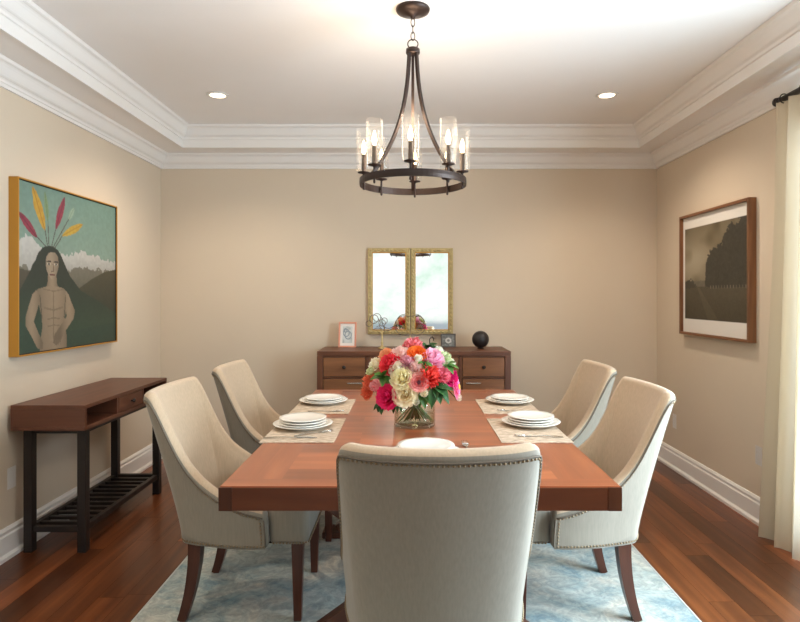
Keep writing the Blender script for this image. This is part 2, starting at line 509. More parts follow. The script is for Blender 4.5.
for i in range(NP):
    a = PL[max(i-1, 0)]; b = PL[min(i+1, NP-1)]; t = (b-a).normalized()
    NRM.append(Vector((-t.y, t.x, 0)))           # points outward or inward; fixed below
if (NRM[NP//2]).y > 0: INW = NRM
else: INW = [-v for v in NRM]
HT = [height(p) for p in PL]
for _ in range(2): HT = [HT[0]] + [(HT[i-1]+2*HT[i]+HT[i+1])/4 for i in range(1, NP-1)] + [HT[-1]]
ZB = .322
def outer(i, z, off=0):
    p = PL[i] - INW[i]*off
    w = min(1, max(0, (.345-PL[i].y)/.2))        # arms lean less than the back
    flare = 0.04*max(0, (z-.4)/.5)*(p.x/HX)
    return Vector((p.x+flare, p.y+rake(z)*(.35+.65*w), z))
def make_chair(label):
    root = thing('dining_chair', label, 'chair', group='upholstered dining chairs around the table')
    mb = MB(); rows = []; NV = 14
    th = .052
    # section of the shell at every plan station: up the outside, over a rolled rim, down the inside
    for i in range(NP):
        H = HT[i]; row = []
        for k in range(NV+1): row.append(outer(i, ZB+(H-ZB)*k/NV))
        top = row[-1]; inn = INW[i]
        for k in range(1, 8):
            a = PI*k/8
            row.append(top + inn*(th/2*(1-math.cos(a))) + Vector((0, 0, .024*math.sin(a))))
        for k in range(NV+1):
            z = H-(H-ZB)*k/NV
            bulge = .012*math.sin(PI*min(1, max(0, (z-.45)/max(.05, H-.45))))
            row.append(outer(i, z)+inn*(th+bulge))
        rows.append(row)
    R = len(rows[0])
    vs = [p for r in rows for p in r]; fs = []; mats = []
    for i in range(NP-1):
        for k in range(R-1):
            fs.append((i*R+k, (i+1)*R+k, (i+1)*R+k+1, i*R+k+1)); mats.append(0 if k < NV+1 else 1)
        fs.append((i*R+R-1, (i+1)*R+R-1, (i+1)*R, i*R)); mats.append(0)
    mb.add(vs, fs, mats, True)
    for i in (0, NP-1):
        # rounded front end of each arm
        ring = rows[i]; cen = sum(ring, Vector())/len(ring)
        fwd = Vector((0, .014, 0))
        ring2 = [cen + (p-cen)*.8 + fwd for p in ring]
        n = len(mb.v); mb.add(ring+ring2, [(k, (k+1) % R, R+(k+1) % R, R+k) for k in range(R)] + [tuple(range(R, 2*R))], 0, True)
    mb.build('backrest', [M_fab, M_fab_warmlit], root, weld=True)
    # seat: cushion between the arms and the full-width front
    mb = MB()
    mb.box((0, .285, (ZB+.475)/2), (.43, .46, .475-ZB), .03, seg=4, smooth=True)
    mb.box((0, .432, (ZB+.478)/2), (.515, .165, .478-ZB), .028, seg=4, smooth=True)
    mb.build('seat', M_fab, root)
    # welt under the rolled rim
    mb = MB()
    mb.tube([outer(i, HT[i]-.008, .002) for i in range(NP)], .0032, 6)
    mb.tube([outer(i, HT[i]+.016) + INW[i]*.043 for i in range(NP)], .0028, 6)
    for i in (0, NP-1): mb.tube([outer(i, z, .002) + Vector((0, .004, 0)) for z in (ZB+.01, ZB+.06, HT[i]-.016)], .0032, 6)
    mb.build('piping', M_pipe, root)
    # nail heads: along the rim, round the bottom rail and up the arm fronts
    mb = MB()
    def nails(pts, gap=.0135):
        d = gap; prev = pts[0]
        for p in pts[1:]:
            seg = (p-prev).length
            while d <= seg:
                q = prev+(p-prev)*(d/seg); mb.sphere(q, .0046, 6, 4); d += gap
            d -= seg; prev = p
    nails([outer(i, HT[i]-.016, .0) for i in range(NP)])
    nails([outer(i, ZB+.010, .001) for i in range(NP)])
    for i in (0, NP-1): nails([outer(i, ZB+.01+(HT[i]-ZB-.03)*k/6, .001)-Vector((0, .012, 0)) for k in range(7)])
    mb.build('nailhead_trim', M_nail, root)
    mb = MB()
    for s in (-1, 1): nails([Vector((s*.2575, .36, ZB+.012)), Vector((s*.2575, .49, ZB+.012)), Vector((s*.235, .5145, ZB+.012)), Vector((0, .5145, ZB+.012))])
    mb.build('nailhead_trim', M_nail, root)
    for s in (-1, 1):
        mb = MB()
        mb.box((s*.218, .466, ZB/2+.003), (.048, .048, ZB+.004), .003, grain=2, taper=.66)
        mb.build('leg', M_chleg, root)
        mb = MB(); pts = []; rr = []
        for k in range(11):
            t = k/10; z = ZB*(1-t)+.004*(1-t)
            pts.append((s*(.205+.012*t), .042 - .004*t - .052*t**2.2, z)); rr.append(.027-.010*t)
        mb.tube(pts, rr, square=True, up=(1, 0, 0))
        mb.build('leg', M_chleg, root)
    MB().bx(-.2, .2, .06, .47, ZB-.012, ZB+.01).build('dust_cover', M_dark, root)
    return root
chair = make_chair('grey linen dining chair seen from behind, pushed to the near table end')
chair.location = (.082, 1.745, RZ)
dup(chair, (-.925, 2.70, RZ), -PI/2, 'grey linen dining chair on the left side, nearer the camera beside the console table')
dup(chair, (-.905, 3.50, RZ), -PI/2, 'grey linen dining chair on the left side, farther one near the back wall')
dup(chair, (.93, 2.70, RZ), PI/2, 'grey linen dining chair on the right side, nearer the camera and curtain')
dup(chair, (.965, 3.50, RZ), PI/2, 'grey linen dining chair on the right side, farther one by the sideboard')

# ------------------------------------------------------------------ sideboard
SX0, SX1, SY0, SY1, SZ = -.70, .775, 4.56, 5.0, .93
side = thing('sideboard', 'walnut sideboard with drawers and dark knobs against the back wall', 'sideboard', ((SX0+SX1)/2, SY0, 0))
W = SX1-SX0; D = SY1-SY0; h = W/2
mb = MB()
mb.bx(-h, h, 0, D, SZ-.034, SZ, .003, grain=0)
mb.bx(-h, -h+.045, .0, D, .10, SZ-.034, .002, grain=2); mb.bx(h-.045, h, .0, D, .10, SZ-.034, .002, grain=2)
mb.bx(-h+.045, h-.045, D-.02, D, .10, SZ-.034, grain=0)
mb.bx(-h+.045, h-.045, .02, D-.02, .10, .14, .002, grain=0)
mb.bx(-h+.045, h-.045, .004, .03, SZ-.043, SZ-.034, grain=0)
C1, C2 = -.355, .355
for cx in (C1, C2): mb.bx(cx-.012, cx+.012, .004, D-.02, .14, SZ-.034, .001, grain=2)
mb.bx(-h+.045, h-.045, .006, D-.02, .722, .734, .001, grain=0)
mb.bx(-h+.045, h-.045, .03, D-.03, .15, SZ-.05, mat=1, grain=0)
mb.build('carcass', [M_side, M_dark], side)
for sx in (-1, 1):
    for sy in (.05, D-.05):
        MB().box((sx*(h-.05), sy, .052), (.05, .05, .104), .003, taper=.7, grain=2).build('leg', M_side, side)
cols = [(-h+.045, C1-.012), (C1+.012, C2-.012), (C2+.012, h-.045)]
for k, (a, b) in enumerate(cols):
    g = .004
    d = MB().bx(a+g, b-g, .002, .028, .738, SZ-.048, .002, grain=0).build('drawer', M_sideface, side)
    for kx in ([(a+b)/2] if k != 1 else [(a+b)/2-.2, (a+b)/2+.2]):
        mb = MB(); R_ = Matrix.Rotation(PI/2, 3, 'X')
        mb.lathe([(0, 0), (.006, 0), (.006, .012), (.0135, .018), (.014, .024), (.009, .029), (0, .03)], 16, (kx, .002, .81), M=R_)
        mb.build('knob', M_black, d)
    d = MB().bx(a+g, b-g, .002, .028, .145, .718, .002, grain=0).build('door', M_sideface, side)
    if k != 1:
        hx = (a+b)/2 + (.08 if k == 0 else -.08)
        mb = MB().bx(hx-.055, hx+.055, -.022, -.012, .685, .693, .002)
        for q in (-.04, .04): mb.bx(hx+q-.004, hx+q+.004, -.014, .004, .686, .692)
        mb.build('handle', M_silver, d)

# ------------------------------------------------------------------ console table on the left wall
con = thing('console_table', 'walnut console table with dark legs and slatted shelf by left wall', 'console table', (-2.06, 3.10, 0))
CW, CL, CZ = .385, 1.05, .785       # depth into the room, length along the wall, height
mb = MB()
mb.bx(0, CW, 0, CL, CZ-.02, CZ, .002, grain=1)
mb.bx(0, CW, 0, CL, CZ-.132, CZ-.112, .002, grain=1)
mb.bx(0, CW, 0, .02, CZ-.112, CZ-.02, .001, grain=0); mb.bx(0, CW, CL-.02, CL, CZ-.112, CZ-.02, .001, grain=0)
mb.bx(0, .015, .02, CL-.02, CZ-.112, CZ-.02, grain=1)
for yy in (.36, .69): mb.bx(.015, CW-.004, yy-.009, yy+.009, CZ-.112, CZ-.02, .001, grain=0)
mb.build('case', M_console, con)
d = MB().bx(CW-.024, CW-.003, .373, .677, CZ-.109, CZ-.023, .002, grain=1, tone=1.12).build('drawer', M_console, con)
mb = MB(); mb.lathe([(0, 0), (.005, 0), (.005, .01), (.012, .016), (.0125, .021), (.007, .026), (0, .027)], 16, (CW-.003, .525, CZ-.066), M=Matrix.Rotation(PI/2, 3, 'Y'))
mb.build('knob', M_black, d)
lz = CZ-.132; a = .045
legs = [(x, y) for x in (.055, CW-.025-a/2) for y in (.075, CL-.05)]
for x, y in legs: MB().bx(x-a/2, x+a/2, y-a/2, y+a/2, 0, lz, .003, grain=2).build('leg', M_black, con)
mb = MB()
xA, xB, yA, yB = legs[0][0], legs[2][0], legs[0][1], legs[1][1]
mb.bx(xA+a/2, xB-a/2, yA-.012, yA+.012, lz-.028, lz, .001); mb.bx(xA+a/2, xB-a/2, yB-.012, yB+.012, lz-.028, lz, .001)
mb.bx(xA-.012, xA+.012, yA+a/2, yB-a/2, lz-.028, lz, .001); mb.bx(xB-.012, xB+.012, yA+a/2, yB-a/2, lz-.028, lz, .001)
mb.build('apron', M_black, con)
mb = MB(); zs = .135
mb.bx(xA+a/2, xB-a/2, yA-.014, yA+.014, zs-.03, zs, .002); mb.bx(xA+a/2, xB-a/2, yB-.014, yB+.014, zs-.03, zs, .002)
mb.bx(xA-.014, xA+.014, yA+a/2, yB-a/2, zs-.03, zs, .002); mb.bx(xB-.014, xB+.014, yA+a/2, yB-a/2, zs-.03, zs, .002)
for k in range(1, 12):
    yy = yA+(yB-yA)*k/12; mb.bx(xA+.01, xB-.01, yy-.014, yy+.014, zs-.022, zs-.004, .002)
mb.build('shelf', M_black, con)

# ------------------------------------------------------------------ artworks
def poly_mask(U, V, pts):
    inside = np.zeros(U.shape, bool); n = len(pts)
    for i in range(n):
        x1, y1 = pts[i]; x2, y2 = pts[(i+1) % n]
        if y1 == y2: continue
        c = (V > min(y1, y2)) & (V <= max(y1, y2))
        xi = (V-y1)*(x2-x1)/(y2-y1)+x1
        inside ^= c & (U < xi)
    return inside
def smooth_noise(nu, nv, cells, seed):
    r = np.random.RandomState(seed); g = r.rand(cells+2, cells+2)
    a = np.linspace(0, cells, nu)[:, None]; b = np.linspace(0, cells, nv)[None, :]
    i = a.astype(int); j = b.astype(int); fa = a-i; fb = b-j
    fa = fa*fa*(3-2*fa); fb = fb*fb*(3-2*fb)
    return g[i, j]*(1-fa)*(1-fb)+g[i+1, j]*fa*(1-fb)+g[i, j+1]*(1-fa)*fb+g[i+1, j+1]*fa*fb
def art_mesh(name, fn, origin, du, dv, nu, nv, parent, mat):
    """a flat painted sheet: grid whose vertices carry the paint; u to the right, v downward"""
    U, V = np.meshgrid(np.linspace(0, 1, nu), np.linspace(0, 1, nv), indexing='ij')
    img = fn(U, V)
    O = np.array(origin); P = O + U[..., None]*np.array(du) + V[..., None]*np.array(dv)
    me = bpy.data.meshes.new(name)
    fs = [(i*nv+j, i*nv+j+1, (i+1)*nv+j+1, (i+1)*nv+j) for i in range(nu-1) for j in range(nv-1)]
    me.from_pydata(P.reshape(-1, 3).tolist(), [], fs)
    c = np.clip(img, 0, 255)/255
    c = np.where(c <= .04045, c/12.92, ((c+.055)/1.055)**2.4)
    col = np.concatenate([c.reshape(-1, 3), np.ones((nu*nv, 1))], 1).astype(np.float32)
    at = me.attributes.new('paint', 'FLOAT_COLOR', 'POINT'); at.data.foreach_set('color', col.ravel())
    me.materials.append(mat); me.update()
    o = link(bpy.data.objects.new(name, me)); o.parent = parent
    return o

def portrait(U, V):
    nu, nv = U.shape
    n1 = smooth_noise(nu, nv, 18, 1); n2 = smooth_noise(nu, nv, 60, 2); n3 = smooth_noise(nu, nv, 7, 4)
    im = np.zeros((nu, nv, 3))
    def L(a, b, t): return np.array(a)*(1-t[..., None])+np.array(b)*t[..., None]
    im[:] = L((124, 156, 142), (146, 168, 152), np.clip(V*2, 0, 1))
    jit = (n1-.5)*.03+(n2-.5)*.02
    def fill(pts, a, b=None, t=None, rough=0):
        m = poly_mask(U+jit*rough, V+jit*rough, pts)
        if b is None: im[m] = np.array(a)
        else: im[m] = L(a, b, np.clip(t, 0, 1))[m]
        return m
    fill([(-.01, .45), (1.01, .45), (1.01, 1.01), (-.01, 1.01)], (128, 122, 108), (104, 100, 84), (V-.45)*5)
    fill([(-.1, .36), (.066, .312), (.132, .338), (.201, .378), (.26, .42), (.26, .50), (-.1, .5)], (208, 204, 196), (182, 178, 170), (V-.36)*7, 1.5)
    fill([(.30, .43), (.348, .415), (.473, .399), (.53, .385), (.594, .367), (.66, .38), (.752, .386), (.865, .41), (1.01, .411), (1.01, .475), (.7, .485), (.426, .511), (.3, .5)], (206, 202, 194), (176, 172, 162), (V-.40)*9, 1.6)
    fill([(-.1, .489), (.094, .519), (.2, .6), (.2, 1.1), (-.1, 1.1)], (92, 84, 70), (66, 66, 54), (V-.5)*4)
    fill([(.45, .66), (.58, .603), (.701, .547), (.844, .494), (1.02, .462), (1.02, 1.02), (.45, 1.02)], (84, 78, 58), (58, 62, 50), (V-.47)*3)
    # hair flowing into the dark green hillside
    hair = [(.256, .357), (.205, .372), (.165, .41), (.142, .455), (.118, .48), (.105, .51), (.057, .578), (.012, .64), (-.02, .67), (-.02, 1.02), (1.02, 1.02), (1.02, .80), (.86, .735), (.748, .688), (.65, .655), (.569, .622), (.465, .536), (.41, .46), (.377, .41), (.345, .376), (.30, .358)]
    fill(hair, (46, 54, 46), (60, 80, 62), (V-.5)*2.6)
    sm = fill([(-.02, .80), (.3, .9), (1.02, .86), (1.02, 1.02), (-.02, 1.02)], (54, 76, 62)) & False
    # feathers
    def feather(a, b, w, col, dark):
        a = np.array(a); b = np.array(b); d = b-a; l = np.hypot(*d); d = d/l
        t = ((U-a[0])*d[0]+(V-a[1])*d[1])/l; s = (U-a[0])*-d[1]+(V-a[1])*d[0]
        wid = w*np.sin(np.clip(t, 0, 1)*PI)**.7*(1+.25*(n2-.5))
        m = (t > 0) & (t < 1) & (np.abs(s) < wid)
        im[m] = L(col, dark, np.clip(n2*.8, 0, 1))[m]
        im[m & (np.abs(s) < .004)] = np.array(dark)
    def quill(a, b):
        a = np.array(a); b = np.array(b); d = b-a; l = np.hypot(*d); d = d/l
        t = ((U-a[0])*d[0]+(V-a[1])*d[1])/l; s = (U-a[0])*-d[1]+(V-a[1])*d[0]
        im[(t > 0) & (t < 1) & (np.abs(s) < .0035)] = np.array((92, 84, 76))
    for a, b in (((.161, .315), (.235, .365)), ((.227, .263), (.25, .362)), ((.252, .202), (.262, .36)), ((.326, .241), (.285, .362)), ((.449, .168), (.30, .363)), ((.392, .276), (.315, .368))): quill(a, b)
    feather((.161, .32), (.004, .185), .026, (168, 62, 84), (122, 44, 62))
    feather((.228, .27), (.12, .02), .034, (226, 182, 70), (184, 134, 48))
    feather((.252, .21), (.225, .03), .017, (146, 172, 122), (116, 140, 100))
    feather((.324, .25), (.412, .03), .026, (178, 66, 88), (128, 48, 66))
    feather((.449, .172), (.51, .08), .017, (176, 196, 172), (140, 164, 142))
    feather((.385, .282), (.60, .18), .026, (224, 188, 76), (184, 142, 52))
    # figure
    skin, shade = (164, 142, 116), (112, 96, 78)
    def body(pts, cx, wd):
        m = poly_mask(U, V, pts)
        t = np.clip(np.abs(U-cx)/wd, 0, 1)**1.6*.8+(n2-.5)*.14
        im[m] = L(skin, shade, np.clip(t, 0, 1))[m]
    body([(.254, .53), (.33, .53), (.335, .585), (.35, .612), (.24, .612), (.25, .58)], .29, .055)
    body([(.138, .640), (.17, .622), (.24, .606), (.349, .606), (.40, .616), (.43, .640), (.449, .69), (.43, .75), (.41, .80), (.415, .86), (.43, .92), (.43, 1.0), (.18, 1.0), (.185, .93), (.202, .86), (.20, .80), (.171, .707)], .305, .17)
    body([(.150, .630), (.185, .655), (.174, .71), (.155, .76), (.13, .815), (.17, .885), (.21, .945), (.205, .985), (.16, .975), (.11, .9), (.062, .835), (.062, .79), (.09, .72), (.118, .655)], .115, .075)
    body([(.415, .624), (.45, .655), (.475, .70), (.516, .763), (.50, .813), (.45, .86), (.40, .905), (.365, .955), (.33, .975), (.30, .955), (.312, .905), (.36, .86), (.43, .795), (.416, .723)], .455, .085)
    def line(a, b, w, col):
        a = np.array(a); b = np.array(b); d = b-a; l = np.hypot(*d); d = d/l
        t = ((U-a[0])*d[0]+(V-a[1])*d[1])/l; s = (U-a[0])*-d[1]+(V-a[1])*d[0]
        im[(t > 0) & (t < 1) & (np.abs(s) < w)] = np.array(col)
    dk = (136, 117, 95)
    line((.305, .64), (.305, .93), .005, dk)
    for s_ in (-1, 1):
        line((.305, .752), (.305+s_*.09, .735), .006, dk); line((.305, .80), (.305+s_*.06, .808), .004, dk); line((.305, .845), (.305+s_*.055, .85), .004, dk)
        line((.305, .635), (.305+s_*.10, .622), .004, dk)
    line((.182, .66), (.20, .80), .004, (98, 86, 70)); line((.42, .66), (.405, .80), .004, (98, 86, 70))
    for q in range(4): line((.325+q*.016, .94), (.315+q*.018, .975), .0025, dk)
    fm = poly_mask(U, V, [(.29, .392), (.322, .397), (.345, .418), (.353, .465), (.346, .50), (.33, .53), (.303, .560), (.283, .560), (.258, .538), (.24, .505), (.231, .462), (.238, .425), (.258, .402)])
    im[fm] = L((172, 152, 128), (120, 104, 86), np.clip((np.abs(U-.275)/.085)**1.5*.8, 0, 1))[fm]
    for ex in (.262, .326):
        e = ((U-ex)/.017)**2+((V-.468)/.007)**2 < 1; im[e] = np.array((206, 196, 178))
        e = ((U-ex)/.007)**2+((V-.468)/.008)**2 < 1; im[e] = np.array((34, 28, 24))
        line((ex-.022, .454), (ex+.02, .451), .0035, (58, 48, 40))
    line((.300, .465), (.305, .508), .004, (118, 98, 80)); line((.28, .513), (.31, .512), .004, (96, 78, 64))
    line((.268, .534), (.315, .533), .0045, (108, 58, 50))
    return im*(.82+.06*n2[..., None])

px0, px1 = 3.115, 4.175
pt = thing('framed_portrait_painting', 'large gold-framed painting of a long-haired figure with feathers on left wall', 'painting', (XL, 0, 0))
mb = MB(); zt0, zt1, ft = 1.032, 1.972, .052
fw = .008
for a_, b_, c_, d_ in ((px0, px0+fw, zt0, zt1), (px1-fw, px1, zt0, zt1)): mb.bx(0, ft, a_, b_, c_, d_, .0015, grain=2)
mb.bx(0, ft, px0+fw, px1-fw, zt0, zt0+fw, .0015); mb.bx(0, ft, px0+fw, px1-fw, zt1-fw, zt1, .0015)
mb.build('frame', M_goldside, pt)
mb = MB()
g2 = .005
for a_, b_, c_, d_ in ((px0+fw, px0+fw+g2, zt0+fw, zt1-fw), (px1-fw-g2, px1-fw, zt0+fw, zt1-fw), (px0+fw, px1-fw, zt0+fw, zt0+fw+g2), (px0+fw, px1-fw, zt1-fw-g2, zt1-fw)):
    mb.bx(0, ft-.006, a_, b_, c_, d_)
mb.build('inner_lip', M_dark, pt)
art_mesh('canvas', portrait, (ft-.010, px0+fw, zt1-fw), (0, px1-px0-2*fw, 0), (0, 0, -(zt1-zt0-2*fw)), 230, 210, pt, M_paint)

def landscape(U, V):
    nu, nv = U.shape
    n1 = smooth_noise(nu, nv, 9, 5); n2 = smooth_noise(nu, nv, 40, 6); n3 = smooth_noise(nu, nv, 80, 8)
    im = np.zeros((nu, nv, 3)); im[:] = (226, 220, 212)
    # the mat is the pale border, the photograph inside it
    a, b, c, d = .035, .965, .10, .885
    m = (U > a) & (U < b) & (V > c) & (V < d)
    u = (U-a)/(b-a); v = (V-c)/(d-c)
    sky = np.array((132, 120, 98))*np.ones(U.shape+(1,)) - (np.clip(n1-.4, 0, 1)*48)[..., None] - (np.clip(.3-v, 0, 1)*70)[..., None] + (26*np.exp(-((v-.36)/.2)**2)*np.exp(-((u-.15)/.3)**2))[..., None]
    p = sky
    far = v > .575+.015*n2
    p = np.where(far[..., None], np.array((104, 96, 82))-(n2*10)[..., None], p)
    left = v > .585+.05*n3-.05*np.exp(-((u-.1)/.07)**2)+np.clip(u-.16, 0, 1)*.5
    p = np.where(left[..., None], np.array((62, 58, 48))+(n3*8-4)[..., None], p)
    top = np.interp(u, [.36, .38, .42, .48, .56, .64, .68, .72, .78, .84, .9, 1.0], [.62, .36, .31, .26, .22, .20, .13, .08, .03, .05, .01, -.05])+.07*(n2-.5)+.05*(n3-.5)
    tree = (u > .365+.03*(n2-.5)) & (v > top) & (v < .68)
    p = np.where(tree[..., None], np.array((58, 54, 44))+(n3*12-6)[..., None]-(n2*6)[..., None], p)
    field = v > .665-.02*np.exp(-((u-.3)/.2)**2)
    fieldc = np.array((78, 70, 54))*np.ones(U.shape+(1,))-(np.clip(v-.68, 0, 1)*46)[..., None]+(n3*8-4)[..., None]
    p = np.where(field[..., None], fieldc, p)
    road = np.abs(u-.24-(v-.65)*.75) < .02+.2*np.clip(v-.66, 0, 1)
    p = np.where((road & (v > .655))[..., None], p+np.array((12, 11, 9)), p)
    trunks = (u > .45) & (v > .635) & (v < .672) & (np.abs((u*23) % 1-.5) < .12)
    p = np.where(trunks[..., None], np.array((112, 104, 90)), p)
    im[m] = p[m]
    return im
lp = thing('framed_landscape_photograph', 'walnut-framed dark landscape photograph with white mat on right wall', 'picture', (XR, 0, 0))
ly0, ly1, lz0, lz1, ft = 3.59, 4.51, 1.068, 1.942, .05
mb = MB(); fw = .018
for a_, b_ in ((ly0, ly0+fw), (ly1-fw, ly1)): mb.bx(-ft, 0, a_, b_, lz0, lz1, .0015, grain=2)
mb.bx(-ft, 0, ly0+fw, ly1-fw, lz0, lz0+fw, .0015); mb.bx(-ft, 0, ly0+fw, ly1-fw, lz1-fw, lz1, .0015)
mb.build('frame', M_walnutframe, lp)
art_mesh('print', landscape, (-ft+.024, ly1-fw, lz1-fw), (0, -(ly1-ly0-2*fw), 0), (0, 0, -(lz1-lz0-2*fw)), 170, 160, lp, M_paint)

# ------------------------------------------------------------------ pair of gilt mirrors
M_mirror, nt_, b_ = base_mat('silvered_mirror')
b_.inputs['Base Color'].default_value = (.93, .95, .94, 1); b_.inputs['Metallic'].default_value = 1; b_.inputs['Roughness'].default_value = .015
def mirror(x0, x1, label):
    z0, z1 = 1.03, 1.75; fw = .034
    tilt = math.radians(-.25)
    t = thing('wall_mirror', label, 'mirror', ((x0+x1)/2, YB-.004, z0), group='gilt mirrors on the back wall')
    t.rotation_euler = (tilt, 0, 0)
    w = (x1-x0)/2; hgt = z1-z0; mb = MB()
    for s in (-1, 1):
        mb.bx(s*w, s*(w-fw), -.026, -.001, 0, hgt, .004)
        mb.bx(s*(w-.004), s*(w-.013), -.032, -.02, .004, hgt-.004, .003)
    mb.bx(-w+fw, w-fw, -.026, -.001, 0, fw, .004); mb.bx(-w+fw, w-fw, -.026, -.001, hgt-fw, hgt, .004)
    r = random.Random(5)
    # carved leaf knots along the frame
    for s in (-1, 1):
        z = .02
        while z < hgt-.02:
            mb.sphere((s*(w-.019), -.027, z), .010, 8, 6, sc=(.8, .7, 1.5)); z += .034
    for zz in (.019, hgt-.019):
        x = -w+.03
        while x < w-.02:
            mb.sphere((x, -.027, zz), .010, 8, 6, sc=(1.5, .7, .8)); x += .034
    mb.build('frame', M_giltpale, t)
    mb = MB()
    for s in (-1, 1): mb.bx(s*(w-fw), s*(w-fw-.007), -.024, -.006, fw, hgt-fw, .001)
    for zz in (fw, hgt-fw-.007): mb.bx(-w+fw, w-fw, -.024, -.006, zz, zz+.007, .001)
    mb.build('inner_bead', M_gold, t)
    MB().add([(-w+fw, -.010, fw), (w-fw, -.010, fw), (w-fw, -.010, hgt-fw), (-w+fw, -.010, hgt-fw)], [(0, 1, 2, 3)]).build('glass', M_mirror, t)
mirror(-.344, .010, 'left of two narrow gilt-framed mirrors hanging above the sideboard')
mirror(.014, .368, 'right of two narrow gilt-framed mirrors hanging above the sideboard')

# ------------------------------------------------------------------ things on the sideboard
def desk_frame(name, label, x, y, w, hgt, th, fw, mats, fn, rz, lean):
    t = thing(name, label, 'picture frame', (x, y, SZ), rz)
    A = Matrix.Rotation(-lean, 4, 'X')
    mb = MB()
    def bar(a, b, c, d): mb.box(A @ Vector(((a+b)/2, 0, (c+d)/2)), (b-a, th, d-c), .0015, M=A)
    bar(-w/2, -w/2+fw, 0, hgt); bar(w/2-fw, w/2, 0, hgt); bar(-w/2+fw, w/2-fw, 0, fw); bar(-w/2+fw, w/2-fw, hgt-fw, hgt)
    mb.box(A @ Vector((0, th*.3, hgt/2)), (w-.004, th*.3, hgt-.004), M=A)
    mb.build('frame', mats, t)
    o = A @ Vector((-w/2+fw, -.001, hgt-fw)); du = A @ Vector((w-2*fw, 0, 0)); dv = A @ Vector((0, 0, -(hgt-2*fw)))
    art_mesh('picture', fn, o, du, dv, 60, 70, t, M_paint)
    mb = MB(); mb.box(Vector((0, hgt*.16+th, hgt*.30)), (w*.25, .003, hgt*.62), M=Matrix.Rotation(.22, 3, 'X'))
    mb.build('easel_back', mats, t)
M_pinkf = plain('rose_gold_frame', (226, 158, 132), .35, .15)
M_greyf = plain('pewter_frame', (92, 86, 82), .4, .5)
def sketch(U, V):
    im = np.zeros(U.shape+(3,)); im[:] = (232, 226, 220)
    inn = (U > .16) & (U < .84) & (V > .12) & (V < .88)
    n = smooth_noise(*U.shape, 9, 3)
    im[inn] = (np.array((206, 210, 208))-(np.clip(n-.4, 0, 1)*60)[..., None])[inn]
    for cx, cy, r in ((.42, .42, .2), (.55, .52, .22), (.35, .3, .1)):
        d = np.hypot((U-cx), (V-cy)*1.25); im[(np.abs(d-r) < .028) & inn] = (138, 150, 158)
    return im
def small_photo(U, V):
    im = np.zeros(U.shape+(3,)); im[:] = (150, 150, 146)
    n = smooth_noise(*U.shape, 8, 9); im -= (n*60)[..., None]
    d = np.hypot((U-.5)*1.0, (V-.5)); im[d < .26] = (196, 192, 186); im[d < .12] = (120, 116, 112)
    return im
desk_frame('photo_frame', 'rose-gold picture frame with pale sketch on the left of sideboard', -.505, 4.90, .148, .208, .012, .014, M_pinkf, sketch, -.10, .13)
desk_frame('photo_frame', 'small square dark pewter picture frame under the right mirror', .322, 4.905, .122, .112, .011, .012, M_greyf, small_photo, .0, .14)
t = thing('decorative_sphere', 'dark bronze decorative sphere on the right end of sideboard', 'ornament', (.572, 4.80, SZ))
M_orb = plain('black_orb', (46, 42, 42), .42, .3, bump=.6, bscale=40, var=.4, vscale=30)
MB().sphere((0, 0, .074), .068, 32, 20).build('ball', M_orb, t)
MB().lathe([(0, 0), (.026, 0), (.026, .004), (.018, .009), (0, .009)], 20).build('base_ring', M_black, t)
M_wire = plain('aged_wire', (128, 116, 102), .4, .6)
# wire ornaments standing in front of the mirrors
def spiral(cx, cz, r0, r1, a0, a1, n=40):
    return [(cx+(r0+(r1-r0)*k/n)*math.cos(a0+(a1-a0)*k/n), 0, cz+(r0+(r1-r0)*k/n)*math.sin(a0+(a1-a0)*k/n)) for k in range(n+1)]
t = thing('wire_ornament', 'wire scroll ornament on a slim stem in front of left mirror', 'ornament', (-.215, 4.80, SZ))
mb = MB(); wr = .0028
mb.tube(spiral(-.065, .235, .034, .034, 0, 2*PI), wr, 6); mb.tube(spiral(.0, .205, .026, .026, -1.2, 1.5*PI), wr, 6)
mb.tube(spiral(-.105, .2, .022, .024, .5, 2*PI), wr, 6)
mb.tube([(-.07+.2*k/30, 0, .152+.012*math.sin(k/30*9)) for k in range(31)], wr, 6)
mb.tube([(-.03, 0, .24), (-.012, 0, .21), (-.02, 0, .175), (0, 0, .155)], wr, 6)
mb.build('wire_scroll', M_wire, t)
MB().lathe([(0, 0), (.034, 0), (.036, .006), (.016, .014), (.007, .03), (.012, .045), (.006, .06), (.005, .155), (0, .156)], 16).build('stem', M_giltpale, t)
t = thing('wire_ornament', 'wire ornament with two facing open loops between the two mirrors', 'ornament', (.010, 4.80, SZ))
mb = MB()
mb.tube(spiral(-.045, .18, .085, .07, PI*.35, PI*1.65), wr, 6); mb.tube(spiral(.045, .18, .07, .085, -PI*.65, PI*.65), wr, 6)
mb.tube(spiral(.08, .16, .028, .01, 0, 3*PI), wr, 6)
mb.tube([(-.09, 0, .11), (0, 0, .10), (.09, 0, .11)], wr, 6)
mb.build('wire_scroll', M_wire, t)
MB().lathe([(0, 0), (.036, 0), (.036, .006), (.012, .014), (.006, .03), (.005, .105), (0, .106)], 16).build('stem', M_giltpale, t)
t = thing('candle_snuffer', 'small dark hooked metal ornament rising behind the flowers on sideboard', 'ornament', (.165, 4.78, SZ))
mb = MB()
mb.tube([(0, 0, .01), (0, 0, .075), (.008, 0, .09), (.022, 0, .094), (.032, 0, .082), (.03, 0, .064)], .0042, 8)
mb.build('hook', M_black, t)
MB().lathe([(0, 0), (.032, 0), (.032, .006), (.01, .012), (0, .012)], 18).build('base', M_black, t)

